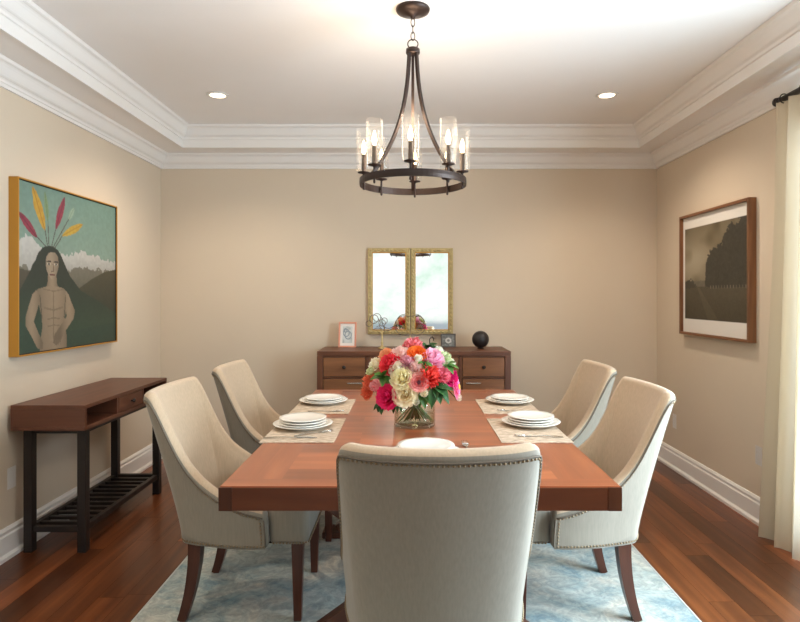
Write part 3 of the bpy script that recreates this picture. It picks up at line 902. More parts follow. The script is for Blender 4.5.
# ------------------------------------------------------------------ outlets
def outlet(label, loc, rz):
    t = thing('wall_outlet', label, 'outlet', loc, rz, 'wall outlets')
    MB().box((0, -.003, 0), (.072, .006, .116), .002).build('cover_plate', M_trim, t)
    for z in (-.024, .024):
        s = MB().box((0, -.0068, z), (.034, .003, .029), .001).build('socket', M_trim, t)
        mb = MB()
        for q in (-.006, .006): mb.box((q, -.0084, z+.003), (.0022, .001, .009))
        mb.build('slot', M_dark, s)
outlet('white wall outlet beside the console table leg on left wall', (XL, 3.14, .40), -PI/2)
outlet('white wall outlet on right wall near the back corner', (XR, 4.70, .37), PI/2)
outlet('white wall outlet on right wall just beside the curtain', (XR, 3.57, .40), PI/2)

# ------------------------------------------------------------------ curtain and rod
def curtain_mat():
    m, nt, b = base_mat('ivory_linen_curtain')
    tc = N(nt, 'ShaderNodeTexCoord'); nz = N(nt, 'ShaderNodeTexNoise'); setin(nz, Scale=90.0, Detail=3.0)
    nt.links.new(tc.outputs['Object'], nz.inputs['Vector'])
    b.inputs['Base Color'].default_value = rgba((206, 190, 164)); b.inputs['Roughness'].default_value = .9
    tl = N(nt, 'ShaderNodeBsdfTranslucent'); tl.inputs[0].default_value = rgba((232, 226, 212))
    mx = N(nt, 'ShaderNodeMixShader'); mx.inputs[0].default_value = .16
    out = nt.nodes['Material Output']
    nt.links.new(b.outputs[0], mx.inputs[1]); nt.links.new(tl.outputs[0], mx.inputs[2]); nt.links.new(mx.outputs[0], out.inputs[0])
    bp = N(nt, 'ShaderNodeBump'); setin(bp, Strength=.1, Distance=.001)
    nt.links.new(nz.outputs['Fac'], bp.inputs['Height']); nt.links.new(bp.outputs[0], b.inputs['Normal'])
    return m
M_curtain = curtain_mat()
cur = thing('curtain', 'full-length ivory linen curtain hanging from dark rod on right wall', 'curtain', (1.995, 3.0, .0))
def cfold(u, v):
    y = .27-.80*u+.16*v**1.3*(1-u)**2
    ph = u*2*PI*7.6
    amp = .036*(.75+.25*v)
    return Vector((amp*math.cos(ph)+.006*math.sin(ph*2.3+v*3), y+.013*math.sin(ph*2)*(.6+.4*v), 2.385-(2.385-.003)*v))
mb = MB(); mb.grid(240, 24, cfold)
mb.build('fabric', M_curtain, cur, recalc=False)
for k in range(5):
    yy = .19-.72*(k/4.4)
    mb = MB(); mb.tube([(.0+.024*math.cos(a), yy, 2.400+.024*math.sin(a)) for a in (2*PI*j/20 for j in range(20))], .0035, 6, closed=True)
    mb.build('ring', M_black, cur)
rod = thing('curtain_rod', 'dark bronze curtain rod with ribbed finial high on right wall', 'curtain rod', (1.995, 2.83, 2.40))
MB().tube([(0, .40, 0), (0, -3.6, 0)], .016, 12).build('pole', M_black, rod)
mb = MB(); R_ = Matrix.Rotation(-PI/2, 3, 'X')
mb.lathe([(.012, 0), (.02, .004), (.02, .012), (.013, .016), (.022, .022), (.025, .034), (.02, .046), (.012, .052), (.012, .056), (.006, .062), (0, .063)], 18, (0, .39, 0), M=R_)
mb.build('finial', M_black, rod)
for yy in (.34, -3.4):
    mb = MB(); mb.tube([(0, yy, 0), (.04, yy, 0), (.083, yy, 0)], .008, 8); mb.lathe([(0, 0), (.024, 0), (.022, .008), (0, .008)], 16, (.077, yy, 0), M=Matrix.Rotation(PI/2, 3, 'Y'))
    mb.build('bracket', M_black, rod)

# ------------------------------------------------------------------ chandelier
CHX, CHY = .018, 2.80
ch = thing('chandelier', 'round dark bronze chandelier with eight glass-shaded candle lights over table', 'chandelier', (CHX, CHY, ZC))
MB().lathe([(0, 0), (.078, 0), (.080, -.005), (.076, -.014), (.05, -.024), (.012, -.036), (.01, -.046), (0, -.047)], 32).build('canopy', M_iron, ch)
mb = MB(); z = -.046
for k in range(3):
    n = 14; ln = .021; wd = .009; pts = []
    for j in range(n):
        a = 2*PI*j/n; q = wd*math.cos(a); pts.append((q if k % 2 == 0 else 0, 0 if k % 2 == 0 else q, z-.018+ln*math.sin(a)))
    mb.tube(pts, .0022, 6, closed=True); z -= .032
mb.build('chain', M_iron, ch)
mb = MB(); mb.tube([(.024*math.cos(a), .006, -.162+.022*math.sin(a)) for a in (2*PI*j/24 for j in range(24))], .0028, 8, closed=True)
mb.build('hanging_loop', M_iron, ch)
HB = -.185
mb = MB(); mb.lathe([(0, 0), (.026, 0), (.032, -.004), (.033, -.022), (.03, -.026), (0, -.026)], 24, (0, 0, HB)); mb.build('hub', M_iron, ch)
RR, RZC = .244, -.812
for ang in (-90+48, -90-48, 90):
    a = math.radians(ang); pts = []
    for k in range(25):
        t_ = k/24
        r = .022 + (RR-.026)*(.16*t_ + .84*t_**2.6)
        pts.append((r*math.cos(a), r*math.sin(a), HB-.02+(RZC+.012-HB+.02)*t_))
    MB().tube(pts, .0068, square=True, up=(math.cos(a), math.sin(a), 0)).build('arm', M_iron, ch)
mb = MB(); n = 72
prof = [(RR-.004, RZC-.016), (RR+.004, RZC-.016), (RR+.005, RZC), (RR+.004, RZC+.016), (RR-.004, RZC+.016), (RR-.004, RZC-.016)]
mb.lathe(prof, n, smooth=False); mb.build('ring', M_iron, ch)
for k in range(8):
    a = 2*PI*k/8 + PI/2 - .05; rx, ry = (RR-.014)*math.cos(a), (RR-.014)*math.sin(a)
    mb = MB()
    mb.lathe([(0, -.032), (.004, -.03), (.006, -.024), (.005, -.018), (.005, .04), (.009, .044), (.028, .048), (.029, .052), (.012, .055), (.0105, .058), (.0105, .135), (0, .136)], 18, (rx, ry, RZC))
    mb.tube([(rx, ry, RZC), ((RR)*math.cos(a), RR*math.sin(a), RZC)], .004, 6)
    cd = mb.build('candle_holder', M_iron, ch)
    mb = MB(); mb.lathe([(0, .136), (.006, .137), (.0095, .149), (.011, .16), (.0095, .174), (.0055, .189), (.002, .2), (0, .203)], 14, (rx, ry, RZC)); mb.build('bulb', M_bulb, cd)
    mb = MB(); mb.lathe([(.03, .0525), (.036, .056), (.036, .25)], 28, (rx, ry, RZC)); mb.build('glass_shade', M_shade, cd)

# recessed lights
def can(x, y, label):
    t = thing('recessed_light', label, 'ceiling light', (x, y, ZC), group='recessed ceiling lights')
    MB().lathe([(.05, -.001), (.052, -.006), (.07, -.006), (.074, -.001), (.05, -.001)], 32).build('trim_ring', M_trim, t)
    MB().lathe([(0, -.002), (.05, -.002), (.05, -.0015), (0, -.0015)], 28).build('lens', M_can, t)
can(-1.275, 4.0, 'round recessed ceiling light left of the chandelier')
can(1.32, 4.0, 'round recessed ceiling light right of the chandelier')

# ------------------------------------------------------------------ place settings
def mat_mat():
    m, nt, b = base_mat('woven_placemat')
    tc = N(nt, 'ShaderNodeTexCoord'); mp = N(nt, 'ShaderNodeMapping'); mp.inputs['Scale'].default_value = (28, 120, 1)
    n1 = N(nt, 'ShaderNodeTexNoise'); setin(n1, Scale=1.0, Detail=3.0); nt.links.new(tc.outputs['Object'], mp.inputs[0]); nt.links.new(mp.outputs[0], n1.inputs['Vector'])
    cr = N(nt, 'ShaderNodeValToRGB'); e = cr.color_ramp.elements
    e[0].position = .38; e[0].color = rgba((160, 138, 116)); e[1].position = .62; e[1].color = rgba((216, 196, 172))
    nt.links.new(n1.outputs['Fac'], cr.inputs[0]); nt.links.new(cr.outputs[0], b.inputs['Base Color'])
    b.inputs['Roughness'].default_value = .9
    bp = N(nt, 'ShaderNodeBump'); setin(bp, Strength=.3, Distance=.001); nt.links.new(n1.outputs['Fac'], bp.inputs['Height']); nt.links.new(bp.outputs[0], b.inputs['Normal'])
    return m
M_mat = mat_mat()
TT = TZ + .0002
def plate_mb(r, hgt):
    f = .62*r
    return MB().lathe([(0, .003), (f*.85, .003), (f*.9, 0), (f, 0), (f*1.02, .004), (r*.86, hgt*.62), (r, hgt), (r*1.005, hgt+.0015), (r*.995, hgt+.003), (r*.85, hgt*.62+.005), (f, .0068), (0, .0062)], 48)
big0 = plate_mb(.132, .018); small0 = plate_mb(.104, .012)
big_me = None; small_me = None
proto = {}
def plate(kind, loc, label, group):
    if kind not in proto:
        o = (big0 if kind == 'dinner_plate' else small0).build(kind, M_white); proto[kind] = o
    else: o = link(proto[kind].copy())
    o.location = loc; tag(o, label, 'plate', group); return o
def mat_at(cx, cy, wx, wy, label):
    mb = MB(); mb.box((0, 0, .0015), (wx, wy, .003), .001)
    o = mb.build('placemat', M_mat); o.location = (cx, cy, TT); tag(o, label, 'placemat', 'woven placemats on the table')
def fork(loc, rz, label, l=.19, tiltn='fork'):
    t = thing(tiltn, label, 'cutlery', loc, rz, 'silver cutlery on the placemats')
    mb = MB()
    def hz(x): return .0032+.0032*math.sin(x*PI)
    mb.grid(12, 2, lambda u, v: Vector((l*.62*u-l*.5, (v-.5)*(.013-.008*u), hz(u)*.9+.0012)), smooth=True)
    mb.grid(12, 2, lambda u, v: Vector((l*.62*u-l*.5, (v-.5)*(.013-.008*u), hz(u)*.9-.0008)), smooth=True)
    mb.build('handle', M_silver, t, recalc=False)
    mb = MB(); x0 = l*.12
    if tiltn == 'fork':
        mb.grid(6, 4, lambda u, v: Vector((x0+l*.17*u, (v-.5)*(.006+.019*min(1, u*1.8)), .0042-.002*math.sin(u*PI))))
        for q in range(4):
            yq = (q-1.5)*.0062; mb.tube([(x0+l*.16, yq, .0042), (x0+l*.28, yq, .003), (x0+l*.38, yq, .0058)], [.0018, .0017, .001], 6)
        mb.build('tines', M_silver, t, recalc=False)
    else:
        mb.grid(10, 3, lambda u, v: Vector((x0+l*.40*u, -.004+(v)*(.018*(1-u**4)+.001), .0036)))
        mb.grid(10, 3, lambda u, v: Vector((x0+l*.40*u, -.004+(v)*(.018*(1-u**4)+.001), .0022)))
        mb.build('blade', M_silver, t, recalc=False)
    return t
def setting(where, px, py, mx, my, wx, wy, nsmall):
    mat_at(mx, my, wx, wy, f'woven beige placemat {where}')
    z = TT+.0034
    plate('dinner_plate', (px, py, z), f'wide white dinner plate under the stack {where}', 'white dinner plates')
    z += .0078
    names = ['lowest small white plate of the stack ', 'middle small white plate of the stack ', 'topmost small white plate of the stack '] if nsmall == 3 else ['lower small white plate of the stack ', 'topmost small white plate of the stack ']
    for k in range(nsmall):
        plate('salad_plate', (px, py, z), names[k]+where, 'small white plates in the stacks'); z += .0115
    return z
S1 = 'at the left near seat'; S2 = 'at the left far seat'; S3 = 'at the right near seat'; S4 = 'at the right far seat'; S5 = 'at the near table end'
setting(S1, -.475, 2.69, -.452, 2.64, .30, .47, 3)
setting(S2, -.470, 3.30, -.452, 3.20, .30, .42, 2)
setting(S3, .555, 2.735, .516, 2.64, .29, .47, 3)
setting(S4, .555, 3.31, .520, 3.20, .29, .42, 2)
setting(S5, .062, 2.19, .062, 2.12, .46, .33, 3)
zc = TT+.0032
fork((-.49, 2.475, zc), .03, 'silver knife lying along the near edge of left near placemat', .22, 'knife')
fork((-.405, 2.555, zc), .62, 'silver fork lying askew on the left near placemat', .18)
fork((-.42, 3.045, zc), .08, 'silver fork on the left far placemat', .18)
fork((.54, 2.50, zc), PI-.12, 'silver fork on the right near placemat', .20)
fork((.54, 3.06, zc), PI-.12, 'silver fork on the right far placemat', .18)
fork((.222, 2.31, zc), PI/2, 'silver fork with upturned tines at the near table end', .21)


# ------------------------------------------------------------------ vase and flowers
VX, VY = .026, 2.74
vase = thing('glass_vase', 'clear cylindrical glass vase of cut flowers on the table', 'vase', (VX, VY, TT))
VR, VH = .094, .185
mb = MB(); mb.lathe([(0, 0), (VR-.004, 0), (VR, .004), (VR, VH), (VR-.002, VH+.002), (VR-.004, VH), (VR-.004, .016), (VR-.01, .011), (0, .011)], 48)
mb.build('glass_body', M_vase, vase)
MB().lathe([(0, .0115), (VR-.0105, .0115), (VR-.0045, .0165), (VR-.0045, .052), (0, .052)], 40).build('water', M_water, vase)

M_stem = plain('stem_green', (92, 118, 58), .5)
M_leaf = toned('leaf_green', (44, 84, 34), (98, 142, 60), .45)
M_leafd = toned('deep_leaf_green', (26, 58, 30), (62, 104, 50), .45)
def petal(mb, base, axis, phi, w, rl, h, curl, ruffle=0, seed=0, t0=0., t1=1., nb=6, na=6, mat=0):
    ax = axis.normalized(); e1 = ax.orthogonal().normalized(); e2 = ax.cross(e1)
    rg = random.Random(seed); ph = rg.uniform(0, 6); kk = rg.choice([3, 4, 5])
    def f(u, v):
        a = (u-.5)*2; b = v
        rad = rl*math.sin(min(1, b*1.05)*PI/2)**.75 + curl*b**4
        hh = h*(b**1.25)*(1-.22*a*a*b) - abs(curl)*.55*b**6
        ang = phi + a*w*(.55+.45*math.sin(min(1, b*1.2)*PI/2))*(1-.25*b**5)
        if ruffle: rad += ruffle*b*b*math.sin(a*kk*2+ph); hh += ruffle*.8*b*b*math.cos(a*kk*2.7+ph)
        return base + (e1*math.cos(ang)+e2*math.sin(ang))*rad + ax*hh
    mb.grid(na, nb, f, tone=lambda u, v: t0+(t1-t0)*v**1.2, mat=mat)
def rose(mb, c, ax, R, seed, spread=1.0, layers=None):
    rg = random.Random(seed); b = c-ax*R*.75
    L = layers or [(3, .14, 1.34, .0), (4, .28, 1.36, .04), (5, .42, 1.32, .08), (5, .58, 1.2, .14), (6, .74, 1.0, .2), (7, .88, .72, .24)]
    for li, (n, r, h, cu) in enumerate(L):
        o = rg.uniform(0, 6)
        for k in range(n):
            petal(mb, b, ax, o+2*PI*k/n+rg.uniform(-.15, .15), PI/n*1.3, r*R*spread*rg.uniform(.9, 1.08), h*R*rg.uniform(.92, 1.06), cu*R, .06*R, rg.random(), -.1+.1*li, .85+.1*li)
def ruffled(mb, c, ax, R, seed):
    rg = random.Random(seed); b = c-ax*R*.8
    for n, r, h, cu in [(5, .22, 1.45, .05), (8, .46, 1.38, .1), (10, .68, 1.15, .16), (11, .86, .8, .16)]:
        o = rg.uniform(0, 6)
        for k in range(n):
            petal(mb, b, ax, o+2*PI*k/n+rg.uniform(-.2, .2), PI/n*1.5, r*R*rg.uniform(.88, 1.1), h*R*rg.uniform(.88, 1.08), cu*R, .13*R, rg.random(), .1, 1.0, 6, 8)
def flat_ran(mb, c, ax, R, seed):
    rg = random.Random(seed); b = c-ax*R*.45
    for li, (n, r, h, cu) in enumerate([(6, .36, .62, .0), (7, .58, .66, .02), (8, .8, .6, .05), (8, .94, .42, .1)]):
        o = rg.uniform(0, 6)
        for k in range(n):
            petal(mb, b, ax, o+2*PI*k/n, PI/n*1.3, r*R*rg.uniform(.94, 1.05), h*R*rg.uniform(.95, 1.05), cu*R, .04*R, rg.random(), -.1+.1*li, .9+.1*li)
def daisy(mb, c, ax, R, seed):
    rg = random.Random(seed)
    for n, r, h in [(18, .95, .05), (18, .8, .16), (14, .55, .24)]:
        o = rg.uniform(0, 6)
        for k in range(n):
            petal(mb, c-ax*R*.12, ax, o+2*PI*k/n, PI/n*.95, r*R, h*R, .04*R, 0, rg.random(), 0, 1, 6, 3)
def spike(mb, c, ax, R, seed):
    rg = random.Random(seed)
    for k in range(6):
        t_ = k/5; q = c + ax*(R*(-1.1+2.3*t_)); rr = R*(.62-.25*t_)
        for j in range(3):
            a = j*2.1+k; e1 = ax.orthogonal().normalized(); e2 = ax.cross(e1)
            d = (e1*math.cos(a)+e2*math.sin(a)+ax*.5).normalized()
            ruffled_small(mb, q+d*rr*.4, d, rr*.62, rg.random())
def ruffled_small(mb, c, ax, R, seed):
    rg = random.Random(seed); b = c-ax*R*.7
    for n, r, h in [(3, .4, 1.2), (5, .85, .9)]:
        o = rg.uniform(0, 6)
        for k in range(n): petal(mb, b, ax, o+2*PI*k/n, PI/n*1.4, r*R, h*R, .15*R, .1*R, rg.random(), .1, 1, 4, 4)
def bud(mb, c, ax, R, seed):
    rose(mb, c, ax, R, seed, 1.0, [(3, .25, 1.6, -.1), (4, .55, 1.5, -.12), (5, .8, 1.25, -.02)])
HEAD = Vector((VX, VY+.02, .90))
FG = 'cut flowers in the glass vase'
def stem_path(c, ax, R, rg):
    p0 = c-ax*R*.7
    a = rg.uniform(0, 2*PI); rb = rg.uniform(.02, .07)
    d = Vector((p0.x-VX, p0.y-VY, 0)); d = d.normalized()*min(.066, d.length*.5) if d.length > 1e-4 else Vector((0, 0, 0))
    neck = Vector((VX, VY, TT+VH-.002))+d
    foot = Vector((VX-d.x*1.0+.02*math.cos(a), VY-d.y*1.0+.02*math.sin(a), TT+.018))
    m1 = p0*.55+neck*.45-Vector((0, 0, -.012)); 
    if p0.z < neck.z+.03: m1 = Vector((neck.x*.6+p0.x*.4, neck.y*.6+p0.y*.4, neck.z+.02))
    return [p0, m1, neck, foot]
def flower(kind, x, y, z, R, colors, name, label, centre=None, axbias=(0, -.35, .25), seed=0):
    R *= 1.12; c = Vector((x, y, z)); ax = (c-HEAD).normalized()+Vector(axbias); ax.normalize()
    if kind == 'spike': ax = (Vector((-.25, -.1, 1))).normalized()
    t = thing(name, label, 'flower', tuple(c), 0, FG)
    m = toned('petals_'+name+'_'+str(seed), colors[0], colors[1], .55, .35)
    mb = MB(); O = Vector((0, 0, 0))
    {'rose': rose, 'ruffled': ruffled, 'ran': flat_ran, 'daisy': daisy, 'spike': spike, 'bud': bud}[kind](mb, O, ax, R, seed)
    mb.build('petals', m, t, recalc=False)
    if centre is not None:
        mb = MB()
        for k in range(22):
            a = k*2.4; r = R*.2*math.sqrt(k/22)
            e1 = ax.orthogonal().normalized(); e2 = ax.cross(e1)
            mb.sphere(ax*R*(.2 if kind == 'ran' else .14)+(e1*math.cos(a)+e2*math.sin(a))*r, R*.05, 6, 4)
        mb.build('centre', centre, t)
    rg = random.Random(seed+99)
    P = [p-c for p in stem_path(c, ax, R, rg)]
    mb = MB(); mb.tube(P, .0026, 7); mb.build('stem', M_stem, t)
    return t
W_ = lambda s: s+' in the vase bouquet'
M_dkc = plain('dark_flower_centre', (74, 22, 30), .7)
M_ylc = plain('yellow_flower_centre', (226, 180, 70), .7)
hot = ((206, 14, 92), (255, 66, 140)); red = ((206, 26, 52), (246, 78, 92)); cor = ((236, 92, 58), (255, 152, 116)); pale = ((240, 140, 156), (255, 204, 208))
crm = ((252, 236, 186), (255, 252, 236)); pch = ((240, 142, 92), (252, 190, 146)); blu = ((240, 170, 166), (254, 226, 216)); pnk = ((232, 92, 108), (250, 150, 156))
ora = ((228, 92, 30), (252, 142, 62)); mau = ((204, 124, 146), (244, 186, 198)); lpk = ((226, 130, 172), (252, 200, 220)); yel = ((255, 234, 156), (255, 249, 212))
mag = ((180, 14, 92), (232, 50, 134)); wht = ((222, 222, 186), (252, 250, 236)); grw = ((176, 200, 120), (232, 240, 200)); crl = ((222, 44, 44), (252, 104, 92))
FL = [
 ('rose', -.098, 2.600, .914, .046, hot, 'peony', 'large hot pink peony low on the left side of bouquet', None),
 ('rose', -.085, 2.632, 1.058, .046, red, 'rose', 'open crimson-pink rose at the upper left of bouquet', None),
 ('ruffled', -.182, 2.705, .966, .034, cor, 'carnation', 'coral orange carnation at the left edge of bouquet, upper of two', None),
 ('ruffled', -.192, 2.715, .918, .033, cor, 'carnation', 'coral orange carnation at the left edge of bouquet, lower of two', None),
 ('bud', -.146, 2.650, .953, .032, pale, 'rose', 'pale pink rose between coral orange carnations and hot pink peony', None),
 ('rose', -.155, 2.715, 1.046, .031, crm, 'rose', 'cream rose at the upper left edge of bouquet', None),
 ('rose', -.106, 2.715, 1.088, .034, pch, 'rose', 'peach rose at the top left of bouquet', None),
 ('rose', -.040, 2.655, 1.099, .038, blu, 'rose', 'blush rose near the bouquet top, left of orange ranunculus', None),
 ('ruffled', .020, 2.715, 1.130, .043, pnk, 'carnation', 'salmon pink carnation at the very top of bouquet', None),
 ('ran', .034, 2.640, 1.103, .041, ora, 'ranunculus', 'orange ranunculus just under the topmost carnation', None),
 ('ruffled', -.010, 2.606, 1.064, .032, mau, 'carnation', 'dusty mauve carnation in the upper middle of bouquet', None),
 ('rose', .108, 2.640, 1.082, .047, lpk, 'peony', 'light orchid-pink peony at the upper right of bouquet', None),
 ('rose', .026, 2.590, 1.043, .028, blu, 'rose', 'small round blush rose at the centre of bouquet', None),
 ('rose', -.032, 2.580, 1.005, .045, yel, 'rose', 'pale yellow rose in the middle of bouquet', None),
 ('rose', -.018, 2.570, .930, .048, ((255, 230, 170), (255, 247, 218)), 'rose', 'large creamy yellow rose low at the bouquet front', None),
 ('ran', .042, 2.562, .981, .038, ((236, 130, 130), (252, 192, 186)), 'ranunculus', 'soft pink ranunculus with dark centre at the front', M_dkc),
 ('ruffled', .088, 2.584, 1.012, .047, crl, 'carnation', 'bright coral-red carnation right of the pink ranunculus', None),
 ('ruffled', .146, 2.612, 1.008, .036, ((238, 84, 116), (252, 150, 168)), 'carnation', 'rose-pink carnation right of the coral-red carnation', None),
 ('rose', .188, 2.660, .992, .036, mag, 'rose', 'deep magenta rose at the right side of bouquet', None),
 ('daisy', .218, 2.695, .942, .052, ((236, 40, 116), (252, 160, 196)), 'gerbera', 'hot pink gerbera facing right at the bouquet edge', M_ylc),
 ('ruffled', .165, 2.705, 1.074, .030, grw, 'hydrangea', 'pale green-white hydrangea sprig at the upper right', None),
 ('bud', .192, 2.722, 1.048, .022, wht, 'rose', 'white rosebud at the right shoulder of bouquet', None),
 ('bud', .135, 2.725, 1.104, .021, wht, 'rose', 'small white rosebud at the top right of bouquet', None),
 ('rose', -.052, 2.598, 1.038, .032, crm, 'rose', 'cream rose above the pale yellow rose', None),
 ('bud', .062, 2.566, .936, .021, crm, 'rose', 'tiny cream rosebud under the pink ranunculus', None),
 ('bud', .030, 2.574, .896, .018, wht, 'rose', 'tiny white rosebud over the vase rim', None),
 ('bud', .222, 2.700, .893, .018, wht, 'rose', 'tiny white rosebud low at the right bouquet edge', None),
 ('bud', .040, 2.604, 1.078, .020, wht, 'rose', 'tiny white rosebud right of the mauve carnation', None),
 ('bud', -.172, 2.690, 1.012, .022, grw, 'rose', 'tiny greenish rosebud left of the crimson-pink rose', None),
]
for i, (kd, x, y, z, R, col, nm, lb, ce) in enumerate(FL):
    bias = (0, -.35, .25)
    if nm == 'gerbera': bias = (.5, -.1, 0)
    if kd == 'ran' and ce: bias = (.05, -1.2, .1)
    flower(kd, x, y, z, R, col, nm, lb, ce, bias, i)
# leafy sprigs
def leaf(mb, base, d, up, L, w, bend, seed=0):
    d = d.normalized(); s = d.cross(up).normalized(); n = s.cross(d)
    def f(u, v):
        a = (u-.5)*2; ww = w*math.sin(PI*v**.8)**.9*(1-.15*v)
        return base + d*(L*v) + s*(a*ww) + n*(abs(a)*ww*.35 - bend*v*v*L)
    mb.grid(4, 8, f, tone=lambda u, v: .2+.6*abs(u-.5)*2*(.4+.6*v))
def sprig(base, dirs, label, mat, L=.07, w=.018):
    b = Vector(base); t = thing('leafy_sprig', label, 'foliage', base, 0, 'green sprigs in the glass vase')
    neck = Vector((VX, VY, TT+VH)); d0 = (b-neck); flat = Vector((d0.x, d0.y, 0))
    nk = neck+(flat.normalized()*min(.07, flat.length*.55) if flat.length > 1e-4 else flat)
    foot = Vector((VX-(nk.x-VX), VY-(nk.y-VY), TT+.02))
    m1 = (b+nk)/2+Vector((0, 0, .015))
    mb = MB(); mb.tube([p-b for p in (b, m1, nk, foot)], .0022, 6); mb.build('stem', M_stem, t)
    rg = random.Random(int(abs(base[0])*1e4)); mb = MB()
    for d in dirs:
        leaf(mb, Vector((0, 0, 0)), Vector(d), Vector((0, -.5, 1)), L*rg.uniform(.85, 1.15), w*rg.uniform(.85, 1.15), .35)
    mb.build('leaves', mat, t, recalc=False)
sprig((-.11, 2.615, 1.000), [(-.8, -.5, .1), (-.1, -.7, -.5), (.6, -.6, -.3), (.1, -.5, .6), (-.6, -.6, .5)], 'bright green leaf sprig between crimson rose and hot pink peony', M_leaf, .055, .017)
sprig((.068, 2.60, 1.060), [(.2, -.6, .4), (-.6, -.5, .2), (.7, -.4, -.1), (.1, -.6, -.5)], 'small green leaf sprig under the orchid-pink peony', M_leaf, .04, .012)
sprig((.115, 2.590, .960), [(.6, -.55, -.25), (.25, -.6, -.6), (.9, -.2, .05), (-.2, -.6, -.6), (.75, -.4, -.6)], 'broad dark green leaf sprig low at the right of bouquet', M_leafd, .085, .026)
sprig((.050, 2.605, .945), [(.3, -.45, -.8), (-.1, -.4, -.9), (.65, -.4, -.6)], 'broad green leaves drooping over the vase front', M_leaf, .075, .022)
sprig((-.125, 2.63, .880), [(-.3, -.3, -.7), (-.6, -.2, -.35), (.1, -.3, -.8)], 'small drooping leaf sprig beneath the hot pink peony', M_leafd, .045, .013)
sprig((.085, 2.73, 1.115), [(-.5, -.2, .4), (.5, -.3, .45), (.1, -.5, .4), (.9, -.1, .3), (-.9, .1, .3)], 'dark leaf sprig peeking over the bouquet top', M_leafd, .05, .018)
sprig((-.055, 2.64, .935), [(-.2, -.3, -.85), (.3, -.3, -.85), (-.6, -.2, -.6), (.05, -.5, -.7)], 'dark leaf sprig hanging inside the vase front', M_leafd, .09, .02)
sprig((.17, 2.66, 1.045), [(.4, -.5, .4), (.8, -.3, .0), (-.2, -.6, .2), (.5, -.5, -.5)], 'green leaf sprig beside the white rosebud at right', M_leaf, .05, .015)

# ------------------------------------------------------------------ daylight, lamps, camera
wd = bpy.data.worlds.new('daylight'); bpy.context.scene.world = wd; wd.use_nodes = True
nt = wd.node_tree; nt.nodes.clear()
out = N(nt, 'ShaderNodeOutputWorld'); bg = N(nt, 'ShaderNodeBackground')
tc = N(nt, 'ShaderNodeTexCoord'); sp = N(nt, 'ShaderNodeSeparateXYZ'); nt.links.new(tc.outputs['Generated'], sp.inputs[0])
mp = N(nt, 'ShaderNodeMapping'); mp.inputs['Scale'].default_value = (1, 1, 1.2); nt.links.new(tc.outputs['Generated'], mp.inputs[0])
nz = N(nt, 'ShaderNodeTexNoise'); setin(nz, Scale=14.0, Detail=6.0, Roughness=.62); nt.links.new(mp.outputs[0], nz.inputs['Vector'])
fol = N(nt, 'ShaderNodeValToRGB'); e = fol.color_ramp.elements
e[0].position = .28; e[0].color = (.50, .74, .58, 1); e[1].position = .52; e[1].color = (1.0, 1.0, .98, 1)
k = e.new(.41); k.color = (.82, .95, .87, 1)
nt.links.new(nz.outputs['Fac'], fol.inputs[0])
ht = N(nt, 'ShaderNodeValToRGB'); e = ht.color_ramp.elements     # ground, horizon, sky by elevation
e[0].position = .0; e[0].color = (.20, .22, .24, 1); e[1].position = 1; e[1].color = (1.0, 1.0, 1.0, 1)
for p_, c_ in ((.46, (.34, .36, .38, 1)), (.482, (.40, .45, .52, 1)), (.485, (1, 1, 1, 1))):
    k = e.new(p_); k.color = c_
mr = N(nt, 'ShaderNodeMapRange'); setin(mr, From_Min=-1.0, From_Max=1.0); nt.links.new(sp.outputs['Z'], mr.inputs['Value']); nt.links.new(mr.outputs[0], ht.inputs[0])
mx = N(nt, 'ShaderNodeMix', data_type='RGBA'); mx.blend_type = 'MULTIPLY'; mx.inputs[0].default_value = 1
nt.links.new(fol.outputs[0], mx.inputs[6]); nt.links.new(ht.outputs[0], mx.inputs[7])
st = N(nt, 'ShaderNodeMapRange'); st.interpolation_type = 'SMOOTHSTEP'; setin(st, From_Min=.12, From_Max=.5, To_Min=1.15, To_Max=1.6); nt.links.new(sp.outputs['Z'], st.inputs['Value'])
sk = N(nt, 'ShaderNodeMix', data_type='RGBA'); st2 = N(nt, 'ShaderNodeMapRange'); setin(st2, From_Min=.12, From_Max=.4); nt.links.new(sp.outputs['Z'], st2.inputs['Value'])
nt.links.new(st2.outputs[0], sk.inputs[0]); nt.links.new(mx.outputs[2], sk.inputs[6]); sk.inputs[7].default_value = (.74, .88, 1.0, 1)
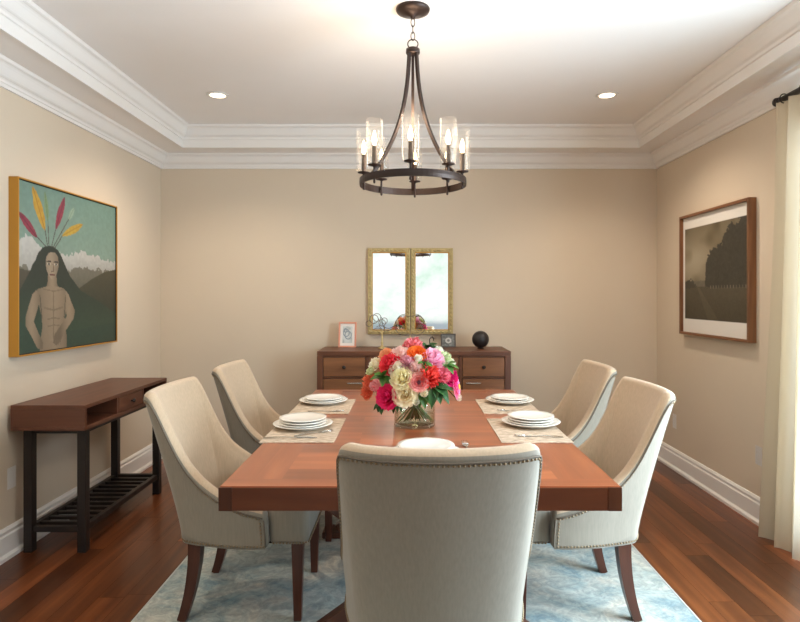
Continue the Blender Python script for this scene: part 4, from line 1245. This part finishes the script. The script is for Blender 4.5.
nt.links.new(sk.outputs[2], bg.inputs['Color']); nt.links.new(st.outputs[0], bg.inputs['Strength']); nt.links.new(bg.outputs[0], out.inputs[0])

def lamp(name, typ, loc, energy, col, rot=(0, 0, 0), **k):
    l = bpy.data.lights.new(name, typ); l.energy = energy; l.color = col
    for a_, v_ in k.items(): setattr(l, a_, v_)
    o = link(bpy.data.objects.new(name, l)); o.location = loc; o.rotation_euler = rot
    return o
# daylight through the two window openings
o = lamp('daylight_right_window', 'AREA', (XR+.2, (WY0+WY1)/2, WZ1/2), 300, (.67, .85, 1.0), (0, PI/2, 0), shape='RECTANGLE', size=WZ1, size_y=WY1-WY0)
o2 = lamp('portal_front_window', 'AREA', (0, YF-.14, (FZ0+FZ1)/2), 1, (1, 1, 1), (PI/2, 0, 0), shape='RECTANGLE', size=FX1-FX0, size_y=FZ1-FZ0)
o2.data.cycles.is_portal = True
warm = (1.0, .80, .58)
for x in (-1.3, 1.32):
    for y in (4.0, 1.3):  # far pair belongs to the recessed lights; near pair is added, unseen warm fill
        lamp('recessed_and_fill_spot', 'SPOT', (x, y, ZC-.03), 55 if y > 3 else 34, (1.0, .86, .70), (0, 0, 0), spot_size=2.4, spot_blend=.8, shadow_soft_size=.06)
lamp('chandelier_glow', 'POINT', (CHX, CHY, ZC-.52), 15, warm, shadow_soft_size=.15)

sc = bpy.context.scene
sc.view_settings.view_transform = 'Standard'
sc.view_settings.look = 'None'
sc.view_settings.exposure = 0.05
sc.cycles.max_bounces = 10; sc.cycles.diffuse_bounces = 5; sc.cycles.transparent_max_bounces = 24
sc.cycles.caustics_reflective = False; sc.cycles.caustics_refractive = False
sc.cycles.sample_clamp_indirect = 6; sc.cycles.use_denoising = True

cam = bpy.data.cameras.new('camera'); cam.lens = 27; cam.sensor_width = 36
cam.shift_x = -9/800; cam.shift_y = -15/800; cam.clip_start = .02
co = link(bpy.data.objects.new('camera', cam)); co.location = (0, 0, 1.35); co.rotation_euler = (PI/2, 0, 0)
sc.camera = co
